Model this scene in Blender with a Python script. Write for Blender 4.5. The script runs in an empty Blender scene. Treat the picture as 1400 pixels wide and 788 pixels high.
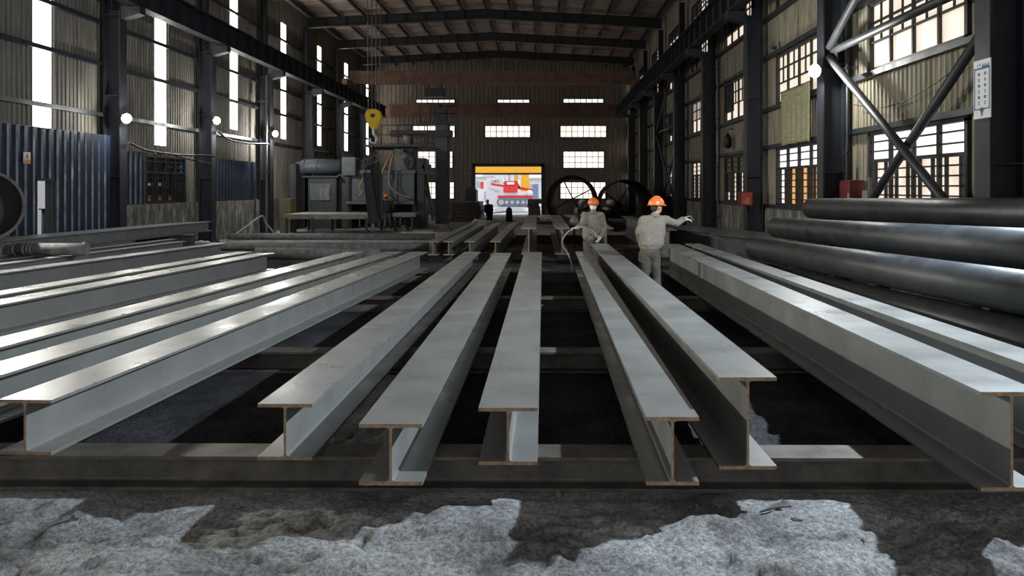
import bpy, bmesh, math, random
from mathutils import Vector, Matrix, Euler, noise
random.seed(7)
PI = math.pi
S = bpy.context.scene
COL = S.collection
R = math.radians
F, VX, VY, CAMZ = 1100.0, 740.0, 257.0, 1.9


def at(x, y, D):
    """point of the place seen at photo pixel x, y when it stands D metres away"""
    return Vector(((x - VX) * D / F, D, CAMZ - (y - VY) * D / F))


# ------------------------------------------------------------------ materials
def _nt(name):
    m = bpy.data.materials.new(name)
    m.use_nodes = True
    nt = m.node_tree
    b = nt.nodes['Principled BSDF']
    return m, nt, b


def mat(name, col, rough=.6, metal=0., var=.25, scale=6., bump=0., bscale=40., stretch=(1, 1, 1), rvar=0., spec=.5, coat=0.):
    m, nt, b = _nt(name)
    tc = nt.nodes.new('ShaderNodeTexCoord')
    mp = nt.nodes.new('ShaderNodeMapping')
    mp.inputs['Scale'].default_value = stretch
    nt.links.new(tc.outputs['Object'], mp.inputs['Vector'])
    n = nt.nodes.new('ShaderNodeTexNoise')
    n.inputs['Scale'].default_value = scale
    n.inputs['Detail'].default_value = 6
    n.inputs['Roughness'].default_value = .65
    nt.links.new(mp.outputs['Vector'], n.inputs['Vector'])
    r = nt.nodes.new('ShaderNodeValToRGB')
    lo = [max(0, c * (1 - var)) for c in col]
    hi = [min(1, c * (1 + var)) for c in col]
    r.color_ramp.elements[0].position = .3
    r.color_ramp.elements[1].position = .7
    r.color_ramp.elements[0].color = (*lo, 1)
    r.color_ramp.elements[1].color = (*hi, 1)
    nt.links.new(n.outputs['Fac'], r.inputs['Fac'])
    nt.links.new(r.outputs['Color'], b.inputs['Base Color'])
    b.inputs['Metallic'].default_value = metal
    b.inputs['Roughness'].default_value = rough
    b.inputs['Specular IOR Level'].default_value = spec
    b.inputs['Coat Weight'].default_value = coat
    if rvar:
        mr = nt.nodes.new('ShaderNodeMapRange')
        mr.inputs['From Min'].default_value = .3
        mr.inputs['From Max'].default_value = .7
        mr.inputs['To Min'].default_value = max(.03, rough - rvar)
        mr.inputs['To Max'].default_value = min(1, rough + rvar)
        n3 = nt.nodes.new('ShaderNodeTexNoise')
        n3.inputs['Scale'].default_value = scale * .7
        n3.inputs['Detail'].default_value = 8
        nt.links.new(mp.outputs['Vector'], n3.inputs['Vector'])
        nt.links.new(n3.outputs['Fac'], mr.inputs['Value'])
        nt.links.new(mr.outputs['Result'], b.inputs['Roughness'])
    if bump:
        n2 = nt.nodes.new('ShaderNodeTexNoise')
        n2.inputs['Scale'].default_value = bscale
        n2.inputs['Detail'].default_value = 8
        n2.inputs['Roughness'].default_value = .7
        nt.links.new(mp.outputs['Vector'], n2.inputs['Vector'])
        bp = nt.nodes.new('ShaderNodeBump')
        bp.inputs['Strength'].default_value = bump
        bp.inputs['Distance'].default_value = .02
        nt.links.new(n2.outputs['Fac'], bp.inputs['Height'])
        nt.links.new(bp.outputs['Normal'], b.inputs['Normal'])
    return m


def streaky(name, lo, mid, hi, stretch, scale=5., rough=.8, bump=.2):
    """weathered sheet: long streaks, three tones"""
    m, nt, b = _nt(name)
    tc = nt.nodes.new('ShaderNodeTexCoord')
    mp = nt.nodes.new('ShaderNodeMapping')
    mp.inputs['Scale'].default_value = stretch
    nt.links.new(tc.outputs['Object'], mp.inputs['Vector'])
    n = nt.nodes.new('ShaderNodeTexNoise')
    n.inputs['Scale'].default_value = scale
    n.inputs['Detail'].default_value = 8
    n.inputs['Roughness'].default_value = .7
    nt.links.new(mp.outputs['Vector'], n.inputs['Vector'])
    r = nt.nodes.new('ShaderNodeValToRGB')
    e = r.color_ramp.elements
    e[0].position, e[0].color = .3, (*lo, 1)
    e[1].position, e[1].color = .72, (*hi, 1)
    k = e.new(.5)
    k.color = (*mid, 1)
    nt.links.new(n.outputs['Fac'], r.inputs['Fac'])
    nt.links.new(r.outputs['Color'], b.inputs['Base Color'])
    b.inputs['Roughness'].default_value = rough
    if bump:
        bp = nt.nodes.new('ShaderNodeBump')
        bp.inputs['Strength'].default_value = bump
        bp.inputs['Distance'].default_value = .01
        nt.links.new(n.outputs['Fac'], bp.inputs['Height'])
        nt.links.new(bp.outputs['Normal'], b.inputs['Normal'])
    return m


def lit(name, col, strength, col2=None, scale=3., stretch=(1, 1, 1)):
    """daylit translucent pane: grimy, lets the daylight through"""
    m, nt, b = _nt(name)
    b.inputs['Base Color'].default_value = (.35, .33, .3, 1)
    b.inputs['Roughness'].default_value = .5
    tc = nt.nodes.new('ShaderNodeTexCoord')
    mp = nt.nodes.new('ShaderNodeMapping')
    mp.inputs['Scale'].default_value = stretch
    nt.links.new(tc.outputs['Object'], mp.inputs['Vector'])
    n = nt.nodes.new('ShaderNodeTexNoise')
    n.inputs['Scale'].default_value = scale
    n.inputs['Detail'].default_value = 6
    nt.links.new(mp.outputs['Vector'], n.inputs['Vector'])
    r = nt.nodes.new('ShaderNodeValToRGB')
    r.color_ramp.elements[0].position = .32
    r.color_ramp.elements[1].position = .55
    r.color_ramp.elements[0].color = (*(col2 or [c * .8 for c in col]), 1)
    r.color_ramp.elements[1].color = (*col, 1)
    nt.links.new(n.outputs['Fac'], r.inputs['Fac'])
    nt.links.new(r.outputs['Color'], b.inputs['Emission Color'])
    b.inputs['Emission Strength'].default_value = strength
    return m


M = {}
M['steel'] = mat('painted_steel', (.178, .175, .167), .33, .0, .13, 2.5, .035, 220, rvar=.12, spec=.85)
M['steel_dark'] = mat('dark_painted_steel', (.17, .175, .17), .45, .0, .25, 3, .12, 90, rvar=.1, spec=.6)
M['rust_edge'] = mat('rust_edge', (.30, .20, .12), .75, .0, .45, 30, .3, 120)
M['steel_old'] = mat('old_steel', (.10, .09, .08), .6, .2, .45, 5, .25, 60, rvar=.15)
M['skid'] = mat('skid_steel', (.10, .085, .07), .58, .2, .5, 4, .3, 50, rvar=.15)
M['black_pipe'] = mat('black_pipe', (.028, .029, .032), .43, .0, .4, 4, .12, 60, rvar=.08, spec=.5)
M['shell_black'] = mat('sooty_shell', (.008, .008, .008), .8, .0, .4, 4, spec=.15)
M['dusty_pipe'] = mat('dusty_pipe', (.15, .15, .14), .75, .0, .5, 6, .4, 40)
M['column'] = mat('column_paint', (.014, .017, .024), .5, .0, .3, 3, .1, 40, rvar=.1)
M['brace'] = mat('brace_paint', (.028, .030, .034), .5, .0, .3, 5, .1, 60)
M['steel_gloss'] = mat('dark_mill_steel', (.05, .053, .058), .32, .0, .3, 4, .1, 80, rvar=.08, spec=.8)
M['black'] = mat('black_steel', (.012, .012, .013), .55, .0, .3, 5)
M['wall_r'] = streaky('weathered_sheet_right', (.085, .076, .056), (.24, .215, .16), (.40, .36, .28), (2.2, 2.2, .16), 4.)
M['wall_l'] = streaky('weathered_sheet_left', (.06, .052, .042), (.15, .134, .11), (.25, .23, .195), (2.2, 2.2, .14), 4.)
M['wall_b'] = streaky('brown_sheet', (.10, .082, .068), (.165, .135, .112), (.235, .20, .168), (1.5, 1.5, .15), 4.)
M['roof'] = streaky('roof_sheet', (.15, .115, .095), (.33, .26, .215), (.52, .43, .37), (.25, 1.6, 1), 3.)
M['rust_beam'] = mat('rust_girder', (.13, .07, .048), .75, .0, .45, 2, .2, 30)
M['blue'] = mat('blue_sheet', (.014, .022, .043), .38, .0, .35, 4, .1, 30, rvar=.12, spec=.6)
M['plaster'] = streaky('stained_plaster', (.03, .03, .028), (.12, .115, .10), (.40, .38, .34), (1.2, 1.2, .5), 3., .9, .5)
M['frame'] = mat('window_bar', (.018, .018, .018), .6, .0, .3, 8)
M['pane_w'] = lit('daylit_pane_cream', (1, .84, .70), .78, (.72, .58, .46), 2.2, (1, 1, .3))
M['pane_c'] = lit('daylit_pane_white', (1, .98, .97), .95, (.78, .76, .76), 2.0, (1, 1, .5))
M['pane_s'] = lit('daylit_strip', (1, .965, .90), 7.5, (.82, .78, .72), 1.5, (3, 3, .3))
M['pane_far'] = lit('daylit_pane_far', (1, .93, .84), 1.2, (.85, .72, .58), 1.)
M['amber'] = lit('amber_panel', (.78, .36, .06), .75, (.45, .18, .02), 4.)
M['dark_glass'] = mat('dark_pane', (.03, .022, .02), .3, .0, .6, 3)
M['lamp'] = lit('lamp_glow', (1, 1, .96), 6., (1, 1, .96))
M['lamp_body'] = mat('lamp_body', (.5, .5, .5), .4, .2, .1, 8)
M['orange'] = mat('orange_helmet', (.82, .17, .035), .32, .0, .06, 5, spec=.6)
M['jacket'] = mat('khaki_grey_cloth', (.215, .182, .15), .9, .0, .15, 14, .5, 26, spec=.2)
M['trousers'] = mat('grey_green_cloth', (.085, .074, .058), .9, .0, .25, 9, .5, 26, spec=.2)
M['dark_cloth'] = mat('dark_cloth', (.02, .022, .03), .9, .0, .3, 9, .4, 26, spec=.2)
M['glove'] = mat('white_glove', (.55, .52, .48), .9, .0, .15, 20, .4, 90)
M['mask'] = mat('white_mask', (.8, .8, .82), .85, .0, .05, 9)
M['skin'] = mat('skin', (.48, .27, .18), .55, .0, .1, 9)
M['hair'] = mat('hair', (.012, .01, .01), .6, .0, .3, 40, .4, 90)
M['boot'] = mat('boot', (.03, .027, .025), .6, .0, .3, 9)
M['yellow'] = mat('yellow_paint', (.72, .44, .015), .45, .0, .2, 5)
M['gantry_yellow'] = mat('gantry_yellow', (.85, .42, .02), .6, .0, .05, 2)
M['red'] = mat('red_paint', (.75, .035, .03), .5, .0, .15, 3)
M['red_box'] = mat('red_cabinet', (.33, .035, .03), .42, .0, .25, 6)
M['red_dull'] = mat('dull_red_door', (.30, .05, .04), .5, .0, .3, 9)
M['red_dark'] = mat('dark_red_cabinet', (.10, .012, .013), .3, .0, .25, 6)
M['machine'] = mat('machine_blue_grey', (.085, .10, .115), .5, .0, .3, 3, .1, 40)
M['machine_dark'] = mat('machine_dark', (.03, .033, .037), .55, .0, .3, 3, .1, 40)
M['hose'] = mat('tan_hose', (.20, .165, .10), .6, .0, .2, 9)
M['hose_grey'] = mat('grey_hose', (.35, .33, .30), .6, .0, .15, 9)
M['cream'] = mat('dusty_table', (.34, .33, .26), .85, .0, .3, 6, .5, 20)
M['crate'] = mat('old_board', (.17, .14, .09), .85, .0, .4, 6, .4, 30, stretch=(1, 1, 4))
M['white'] = mat('white_paint', (.78, .79, .82), .6, .0, .05, 3)
M['out_white'] = mat('white_render', (.75, .76, .80), .8, .0, .08, 1.5)
M['out_grey'] = mat('grey_render', (.45, .45, .46), .8, .0, .1, 1.5)
M['out_blue'] = mat('blue_door', (.18, .26, .45), .6, .0, .1, 3)
M['track'] = mat('crawler_track', (.16, .17, .22), .7, .0, .3, 4)
M['paving'] = mat('outer_paving', (.62, .61, .62), .85, .0, .1, 1)
M['mat_cloth'] = streaky('straw_mat', (.17, .16, .09), (.30, .285, .175), (.42, .40, .26), (.6, .6, 9), 5., .9, .8)
M['sign_white'] = mat('sign_white', (.72, .73, .76), .45, .0, .04, 5)
M['sign_blue'] = mat('sign_blue', (.03, .12, .27), .5, .0, .1, 5)
M['sign_ink'] = mat('sign_ink', (.05, .05, .06), .6, .0, .1, 5)
M['sign_green'] = mat('sign_green', (.12, .2, .1), .6, .0, .2, 5)
M['sign_orange'] = mat('sign_orange', (.55, .27, .07), .6, .0, .15, 5)
M['rope'] = mat('wire_rope', (.12, .12, .12), .5, .4, .2, 30)
M['chrome'] = mat('bright_steel', (.6, .6, .6), .35, .6, .15, 9)
M['stone'] = mat('stone', (.14, .135, .13), .9, .0, .35, 12, .6, 40)
M['scrap'] = mat('scrap_plate', (.06, .058, .055), .5, .3, .3, 8, .2, 50)


def floor_mat():
    m, nt, b = _nt('ashy_ground')
    tc = nt.nodes.new('ShaderNodeTexCoord')
    n = nt.nodes.new('ShaderNodeTexNoise')
    n.inputs['Scale'].default_value = 1.3
    n.inputs['Detail'].default_value = 10
    n.inputs['Roughness'].default_value = .62
    nt.links.new(tc.outputs['Object'], n.inputs['Vector'])
    r = nt.nodes.new('ShaderNodeValToRGB')
    e = r.color_ramp.elements
    e[0].position, e[0].color = .34, (.26, .252, .246, 1)
    e[1].position, e[1].color = .66, (.80, .79, .79, 1)
    nt.links.new(n.outputs['Fac'], r.inputs['Fac'])
    n2 = nt.nodes.new('ShaderNodeTexNoise')
    n2.inputs['Scale'].default_value = 34
    n2.inputs['Detail'].default_value = 10
    n2.inputs['Roughness'].default_value = .75
    nt.links.new(tc.outputs['Object'], n2.inputs['Vector'])
    r2 = nt.nodes.new('ShaderNodeValToRGB')
    r2.color_ramp.elements[0].position = .40
    r2.color_ramp.elements[0].color = (.26, .25, .245, 1)
    r2.color_ramp.elements[1].position = .6
    r2.color_ramp.elements[1].color = (1, 1, 1, 1)
    nt.links.new(n2.outputs['Fac'], r2.inputs['Fac'])
    mx = nt.nodes.new('ShaderNodeMix')
    mx.data_type = 'RGBA'
    mx.blend_type = 'MULTIPLY'
    mx.inputs[0].default_value = .8
    nt.links.new(r.outputs['Color'], mx.inputs[6])
    nt.links.new(r2.outputs['Color'], mx.inputs[7])
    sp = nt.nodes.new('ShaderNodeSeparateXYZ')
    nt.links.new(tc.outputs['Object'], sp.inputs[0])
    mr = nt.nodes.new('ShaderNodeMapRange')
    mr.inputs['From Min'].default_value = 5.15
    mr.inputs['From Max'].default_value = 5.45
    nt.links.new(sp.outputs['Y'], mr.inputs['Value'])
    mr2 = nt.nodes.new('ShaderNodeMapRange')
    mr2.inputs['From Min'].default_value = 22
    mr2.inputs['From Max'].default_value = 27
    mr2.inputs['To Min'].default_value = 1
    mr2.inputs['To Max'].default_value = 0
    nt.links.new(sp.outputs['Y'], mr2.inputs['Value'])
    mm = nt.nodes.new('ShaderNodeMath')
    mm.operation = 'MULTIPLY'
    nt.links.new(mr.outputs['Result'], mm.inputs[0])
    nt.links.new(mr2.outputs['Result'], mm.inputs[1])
    dark_zone = nt.nodes.new('ShaderNodeMix')  # multiplies the ground darker from the front skid back to the far row
    dark_zone.data_type = 'RGBA'
    dark_zone.blend_type = 'MULTIPLY'
    dark_zone.inputs[7].default_value = (.14, .14, .152, 1)
    nt.links.new(mm.outputs[0], dark_zone.inputs[0])
    nt.links.new(mx.outputs[2], dark_zone.inputs[6])
    nt.links.new(dark_zone.outputs[2], b.inputs['Base Color'])
    b.inputs['Roughness'].default_value = .95
    b.inputs['Specular IOR Level'].default_value = .15
    bp = nt.nodes.new('ShaderNodeBump')
    bp.inputs['Strength'].default_value = 1.0
    bp.inputs['Distance'].default_value = .045
    nt.links.new(n2.outputs['Fac'], bp.inputs['Height'])
    nt.links.new(bp.outputs['Normal'], b.inputs['Normal'])
    return m


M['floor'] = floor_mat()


# ------------------------------------------------------------------ mesh builder
class MB:
    def __init__(self):
        self.v, self.f, self.mi, self.sm = [], [], [], []

    def add(self, vs, fs, mi=0, smooth=False):
        b = len(self.v)
        self.v += [Vector(p) for p in vs]
        for f in fs:
            self.f.append(tuple(b + i for i in f))
            self.mi.append(mi)
            self.sm.append(smooth)
        return self

    def box(self, c, s, rot=None, mi=0):
        x, y, z = s[0] / 2, s[1] / 2, s[2] / 2
        vs = [Vector(p) for p in ((-x, -y, -z), (x, -y, -z), (x, y, -z), (-x, y, -z), (-x, -y, z), (x, -y, z), (x, y, z), (-x, y, z))]
        if rot is not None:
            m = rot if isinstance(rot, Matrix) else Euler(rot).to_matrix()
            vs = [m @ p for p in vs]
        c = Vector(c)
        return self.add([p + c for p in vs], [(0, 3, 2, 1), (4, 5, 6, 7), (0, 1, 5, 4), (1, 2, 6, 5), (2, 3, 7, 6), (3, 0, 4, 7)], mi)

    def bb(self, x0, x1, y0, y1, z0, z1, mi=0):
        return self.box(((x0 + x1) / 2, (y0 + y1) / 2, (z0 + z1) / 2), (abs(x1 - x0), abs(y1 - y0), abs(z1 - z0)), None, mi)

    def cbox(self, x0, x1, y0, y1, z0, z1, ch=.02, mi=0):
        """box with chamfered vertical and horizontal edges"""
        bm = bmesh.new()
        r = bmesh.ops.create_cube(bm, size=1)
        for v in bm.verts:
            v.co = Vector(((x0 + x1) / 2 + v.co.x * (x1 - x0), (y0 + y1) / 2 + v.co.y * (y1 - y0), (z0 + z1) / 2 + v.co.z * (z1 - z0)))
        bmesh.ops.bevel(bm, geom=bm.edges[:], offset=ch, segments=2, affect='EDGES')
        self.bm(bm, mi)
        return self

    def bm(self, bm, mi=0, smooth=False):
        bm.verts.ensure_lookup_table()
        for i, v in enumerate(bm.verts):
            v.index = i
        self.add([v.co.copy() for v in bm.verts], [tuple(v.index for v in f.verts) for f in bm.faces], mi, smooth)
        bm.free()

    def bar(self, p0, p1, w, h, mi=0, up=(0, 0, 1)):
        p0, p1 = Vector(p0), Vector(p1)
        d = (p1 - p0)
        L = d.length
        d.normalize()
        u = Vector(up)
        if abs(d.dot(u)) > .98:
            u = Vector((0, 1, 0))
        s = d.cross(u).normalized()
        u = s.cross(d)
        m = Matrix((s, d, u)).transposed()
        return self.box((p0 + p1) / 2, (w, L, h), m, mi)

    def tube(self, path, rad, n=12, mi=0, caps=True, smooth=True, closed=False):
        P = [Vector(p) for p in path]
        k = len(P)
        rr = rad if isinstance(rad, (list, tuple)) else [rad] * k
        vs, fs = [], []
        ref = None
        for i, p in enumerate(P):
            t = (P[min(i + 1, k - 1)] - P[max(i - 1, 0)])
            t = t.normalized() if t.length > 1e-9 else Vector((0, 0, 1))
            if ref is None:
                a = Vector((0, 0, 1)) if abs(t.z) < .9 else Vector((1, 0, 0))
                ref = (a - t * a.dot(t)).normalized()
            else:
                ref = (ref - t * ref.dot(t))
                ref = ref.normalized() if ref.length > 1e-6 else t.orthogonal().normalized()
            b = t.cross(ref)
            for j in range(n):
                a = 2 * PI * j / n
                vs.append(p + (ref * math.cos(a) + b * math.sin(a)) * rr[i])
        for i in range(k - 1):
            for j in range(n):
                fs.append((i * n + j, i * n + (j + 1) % n, (i + 1) * n + (j + 1) % n, (i + 1) * n + j))
        self.add(vs, fs, mi, smooth)
        if caps:
            b = len(self.v) - len(vs)
            self.f.append(tuple(b + j for j in reversed(range(n))))
            self.f.append(tuple(b + (k - 1) * n + j for j in range(n)))
            self.mi += [mi, mi]
            self.sm += [False, False]
        return self

    def cyl(self, p0, p1, r0, r1=None, n=24, mi=0, caps=True):
        return self.tube([p0, p1], [r0, r0 if r1 is None else r1], n, mi, caps)

    def capsule(self, p0, p1, r0, r1, n=12, mi=0):
        p0, p1 = Vector(p0), Vector(p1)
        d = (p1 - p0)
        d = d.normalized() if d.length > 1e-9 else Vector((0, 0, 1))
        path, rad = [], []
        for k in range(5):
            a = PI / 2 * k / 4
            path.append(p0 - d * r0 * math.cos(a))
            rad.append(max(1e-3, r0 * math.sin(a)))
        for k in range(5):
            a = PI / 2 * k / 4
            path.append(p1 + d * r1 * math.sin(a))
            rad.append(max(1e-3, r1 * math.cos(a)))
        return self.tube(path, rad, n, mi)

    def ell(self, c, r, rot=None, nu=16, nv=10, mi=0):
        c = Vector(c)
        m = Euler(rot).to_matrix() if rot is not None else Matrix.Identity(3)
        vs, fs = [], []
        for i in range(nv + 1):
            t = PI * i / nv
            for j in range(nu):
                a = 2 * PI * j / nu
                vs.append(c + m @ Vector((r[0] * math.sin(t) * math.cos(a), r[1] * math.sin(t) * math.sin(a), r[2] * math.cos(t))))
        for i in range(nv):
            for j in range(nu):
                q = (i * nu + j, (i + 1) * nu + j, (i + 1) * nu + (j + 1) % nu, i * nu + (j + 1) % nu)
                fs.append(q)
        return self.add(vs, fs, mi, True)

    def loft(self, rings, n=24, mi=0):
        """rings: (centre, rx, ry, yaw) from bottom to top"""
        vs, fs = [], []
        for c, rx, ry, a in rings:
            for j in range(n):
                t = 2 * PI * j / n
                x, y = rx * math.cos(t), ry * math.sin(t)
                vs.append(Vector(c) + Vector((x * math.cos(a) - y * math.sin(a), x * math.sin(a) + y * math.cos(a), 0)))
        k = len(rings)
        for i in range(k - 1):
            for j in range(n):
                fs.append((i * n + j, i * n + (j + 1) % n, (i + 1) * n + (j + 1) % n, (i + 1) * n + j))
        fs.append(tuple(reversed(range(n))))
        fs.append(tuple((k - 1) * n + j for j in range(n)))
        return self.add(vs, fs, mi, True)

    def prism(self, poly, o, u, w, ext, mi=0, mi_cap=None):
        """polygon (a, b) in the plane o + a*u + b*w, swept by ext"""
        o, u, w, ext = Vector(o), Vector(u), Vector(w), Vector(ext)
        n = len(poly)
        a = [o + u * p[0] + w * p[1] for p in poly]
        b = [p + ext for p in a]
        self.add(a + b, [(i, (i + 1) % n, n + (i + 1) % n, n + i) for i in range(n)], mi)
        k = len(self.v) - 2 * n
        self.f += [tuple(k + i for i in reversed(range(n))), tuple(k + n + i for i in range(n))]
        self.mi += [mi if mi_cap is None else mi_cap] * 2
        self.sm += [False, False]
        return self

    def ring(self, p0, p1, ro, ri, n=48, mi=0):
        """open tube with a wall"""
        p0, p1 = Vector(p0), Vector(p1)
        t = (p1 - p0).normalized()
        a = Vector((0, 0, 1))
        u = (a - t * a.dot(t)).normalized()
        w = t.cross(u)
        vs = []
        for p, r in ((p0, ro), (p1, ro), (p1, ri), (p0, ri)):
            for j in range(n):
                th = 2 * PI * j / n
                vs.append(p + (u * math.cos(th) + w * math.sin(th)) * r)
        fs = []
        for k in range(4):
            for j in range(n):
                fs.append((k * n + j, k * n + (j + 1) % n, ((k + 1) % 4) * n + (j + 1) % n, ((k + 1) % 4) * n + j))
        return self.add(vs, fs, mi, False)

    def build(self, name, mats, parent=None, origin=(0, 0, 0), fix=True):
        o0 = Vector(origin)
        me = bpy.data.meshes.new(name)
        me.from_pydata([tuple(p - o0) for p in self.v], [], self.f)
        if not isinstance(mats, (list, tuple)):
            mats = [mats]
        for m in mats:
            me.materials.append(M[m] if isinstance(m, str) else m)
        me.polygons.foreach_set('material_index', self.mi)
        me.polygons.foreach_set('use_smooth', self.sm)
        me.update()
        if fix and len(self.f) < 6000:
            bm = bmesh.new()
            bm.from_mesh(me)
            bmesh.ops.recalc_face_normals(bm, faces=bm.faces[:])
            bm.to_mesh(me)
            bm.free()
        o = bpy.data.objects.new(name, me)
        COL.objects.link(o)
        o.location = o0
        if parent is not None:
            o.parent = parent
        return o


def tag(o, label, cat, group=None, kind=None):
    o['label'] = label
    o['category'] = cat
    if group:
        o['group'] = group
    o['kind'] = kind or 'thing'
    return o


def thing(name, label, cat, loc=(0, 0, 0), rz=0., group=None, kind=None):
    o = bpy.data.objects.new(name, None)
    COL.objects.link(o)
    o.empty_display_size = .2
    o.location = loc
    o.rotation_euler = (0, 0, rz)
    return tag(o, label, cat, group, kind)


def smooth_by_remesh(o, voxel, it=4):
    md = o.modifiers.new('r', 'REMESH')
    md.mode = 'VOXEL'
    md.voxel_size = voxel
    md.use_smooth_shade = True
    sm = o.modifiers.new('s', 'SMOOTH')
    sm.iterations = it
    sm.factor = .5
    dg = bpy.context.evaluated_depsgraph_get()
    me = bpy.data.meshes.new_from_object(o.evaluated_get(dg))
    mats = [s for s in o.data.materials]
    o.modifiers.clear()
    o.data = me
    me.materials.clear()
    for s in mats:
        me.materials.append(s)
    me.polygons.foreach_set('use_smooth', [True] * len(me.polygons))
    return o


def dup(root, loc=None, rz=None, label=None, group=None):
    r = root.copy()
    COL.objects.link(r)
    if loc is not None:
        r.location = loc
    if rz is not None:
        r.rotation_euler = (0, 0, rz)
    if label:
        r['label'] = label
    if group:
        r['group'] = group
    for ch in list(root.children):
        c = ch.copy()
        COL.objects.link(c)
        c.parent = r
        for g in ch.children:
            d = g.copy()
            COL.objects.link(d)
            d.parent = c
    return r


# ------------------------------------------------------------------ building numbers
XL, XR = -12.1, 6.37                 # side walls
CXL, CXR = -11.42, 5.72              # inner faces of the columns
YB, YE = -8.0, 57.5                  # open end behind the camera, far wall
BAY = 6.08
DL = [22.0 + BAY * k for k in range(-4, 6)]
DR = [22.6 + BAY * k for k in range(-4, 6)]
ZE, ZR = 10.70, 11.34                 # eave and ridge of the sheet
XM = (XL + XR) / 2


def corr(mb, o, u, nrm, L, z0, z1, pitch=.17, dep=.026, ph=0., mi=0):
    """standing-rib sheet of real folds from o along u, height z0..z1"""
    o, u, nrm = Vector(o), Vector(u), Vector(nrm)
    ks = [(0, 0), (.30, 0), (.40, 1), (.60, 1), (.70, 0)]
    pts = []
    i0 = math.floor(ph / pitch) - 1
    k = i0
    while k * pitch < ph + L + pitch:
        for a, h in ks:
            pts.append(((k + a) * pitch - ph, h * dep))
        k += 1

    def h_at(s):
        for (a, ha), (b, hb) in zip(pts, pts[1:]):
            if a <= s <= b:
                return ha + (hb - ha) * ((s - a) / (b - a) if b > a else 0)
        return 0
    prof = [(0, h_at(0))] + [p for p in pts if 1e-5 < p[0] < L - 1e-5] + [(L, h_at(L))]
    vs = []
    for s, h in prof:
        q = o + u * s + nrm * h
        vs += [(q.x, q.y, z0), (q.x, q.y, z1)]
    n = len(prof)
    mb.add(vs, [(2 * i, 2 * i + 2, 2 * i + 3, 2 * i + 1) for i in range(n - 1)], mi)


# ------------------------------------------------------------------ floor
def build_floor():
    xs = [-14 + .5 * i for i in range(18)] + [-5 + .03 * i for i in range(int(10.5 / .03))] + [5.5 + .5 * i for i in range(5)]
    ys = [-9 + 1. * i for i in range(11)] + [2.2 + .2 * i for i in range(4)] + [3.0 + .022 * i for i in range(int(2.5 / .022))] + \
         [5.5 + .1 * i for i in range(125)] + [18 + .7 * i for i in range(58)]
    vs = []
    for y in ys:
        for x in xs:
            p = Vector((x, y, 0))
            a = noise.fractal(p * .8, 1, 2, 3) * .03
            h = a
            if y < 9:
                f = min(1, max(0, (9 - y) / 3.5))
                b = noise.fractal(Vector((x * 2.2 + 4, y * 3.2, 1.5)), .8, 2, 6) * .036
                w = noise.noise(Vector((x * 1.1, y * 2.6, 7))) + .35 * noise.noise(Vector((x * 6, y * 8, 3)))
                ridge = (1 - abs(w)) ** 9 * -.04
                q = noise.fractal(Vector((x * 9, y * 12, 5)), .7, 2, 5) * .013
                cl = abs(noise.noise(Vector((x * 3.1, y * 5.0, 11)))) + .5 * abs(noise.noise(Vector((x * 7.3, y * 10.5, 13)))) + .3 * abs(noise.noise(Vector((x * 15, y * 21, 17))))
                h += (b + ridge + q + (cl - .32) * .055) * f
            d = abs(y - 5.25)
            h -= .035
            if d < .7:
                h = h * (d / .7) - .03 * (1 - d / .7)
            if y > 12:
                h *= .6
            vs.append((x, y, min(h, .02)))
    nx = len(xs)
    fs = [(j * nx + i, j * nx + i + 1, (j + 1) * nx + i + 1, (j + 1) * nx + i) for j in range(len(ys) - 1) for i in range(nx - 1)]
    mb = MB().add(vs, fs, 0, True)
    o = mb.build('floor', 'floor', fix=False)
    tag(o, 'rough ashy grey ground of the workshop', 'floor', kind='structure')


build_floor()

# ------------------------------------------------------------------ walls
ROWS_R = [(1.45, 2.95), (4.13, 5.42), (6.65, 7.70), (8.70, 9.45)]
OFF_R = (1.5, 5.05)
WIN = 0


def wname():
    global WIN
    WIN += 1
    return 'window_%d' % WIN


def right_wall():
    mb = MB()
    edges = [YB] + DR + [YE]
    o = lambda d: (XR, d, 0)
    cur = YB
    for d in [DR[0] - 2 * BAY, DR[0] - BAY] + DR:
        a, b = d + OFF_R[0], min(d + OFF_R[1], YE)
        if a >= YE:
            break
        if a < YB:
            continue
        corr(mb, o(cur), (0, 1, 0), (-1, 0, 0), a - cur, 1.2, 10.74, ph=cur - YB)
        zs = [1.2] + [z for r in ROWS_R for z in r] + [10.74]
        for z0, z1 in zip(zs[0::2], zs[1::2]):
            corr(mb, o(a), (0, 1, 0), (-1, 0, 0), b - a, z0, z1, ph=a - YB)
        cur = b
    if cur < YE:
        corr(mb, o(cur), (0, 1, 0), (-1, 0, 0), YE - cur, 1.2, 10.74, ph=cur - YB)
    w = mb.build('wall_right', 'wall_r', fix=False)
    tag(w, 'right wall of weathered ribbed sheet with three rows of windows', 'wall', kind='structure')
    MB().bb(XR - .12, XR + .1, YB, YE, -.1, 1.38).build('plinth', 'plaster', w)
    for z in (1.40, 3.02, 4.06, 5.50, 6.58, 7.78, 8.62):
        MB().bb(XR - .16, XR - .045, YB, YE, z - .05, z + .05).build('girt', 'column', w)
    return w


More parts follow.
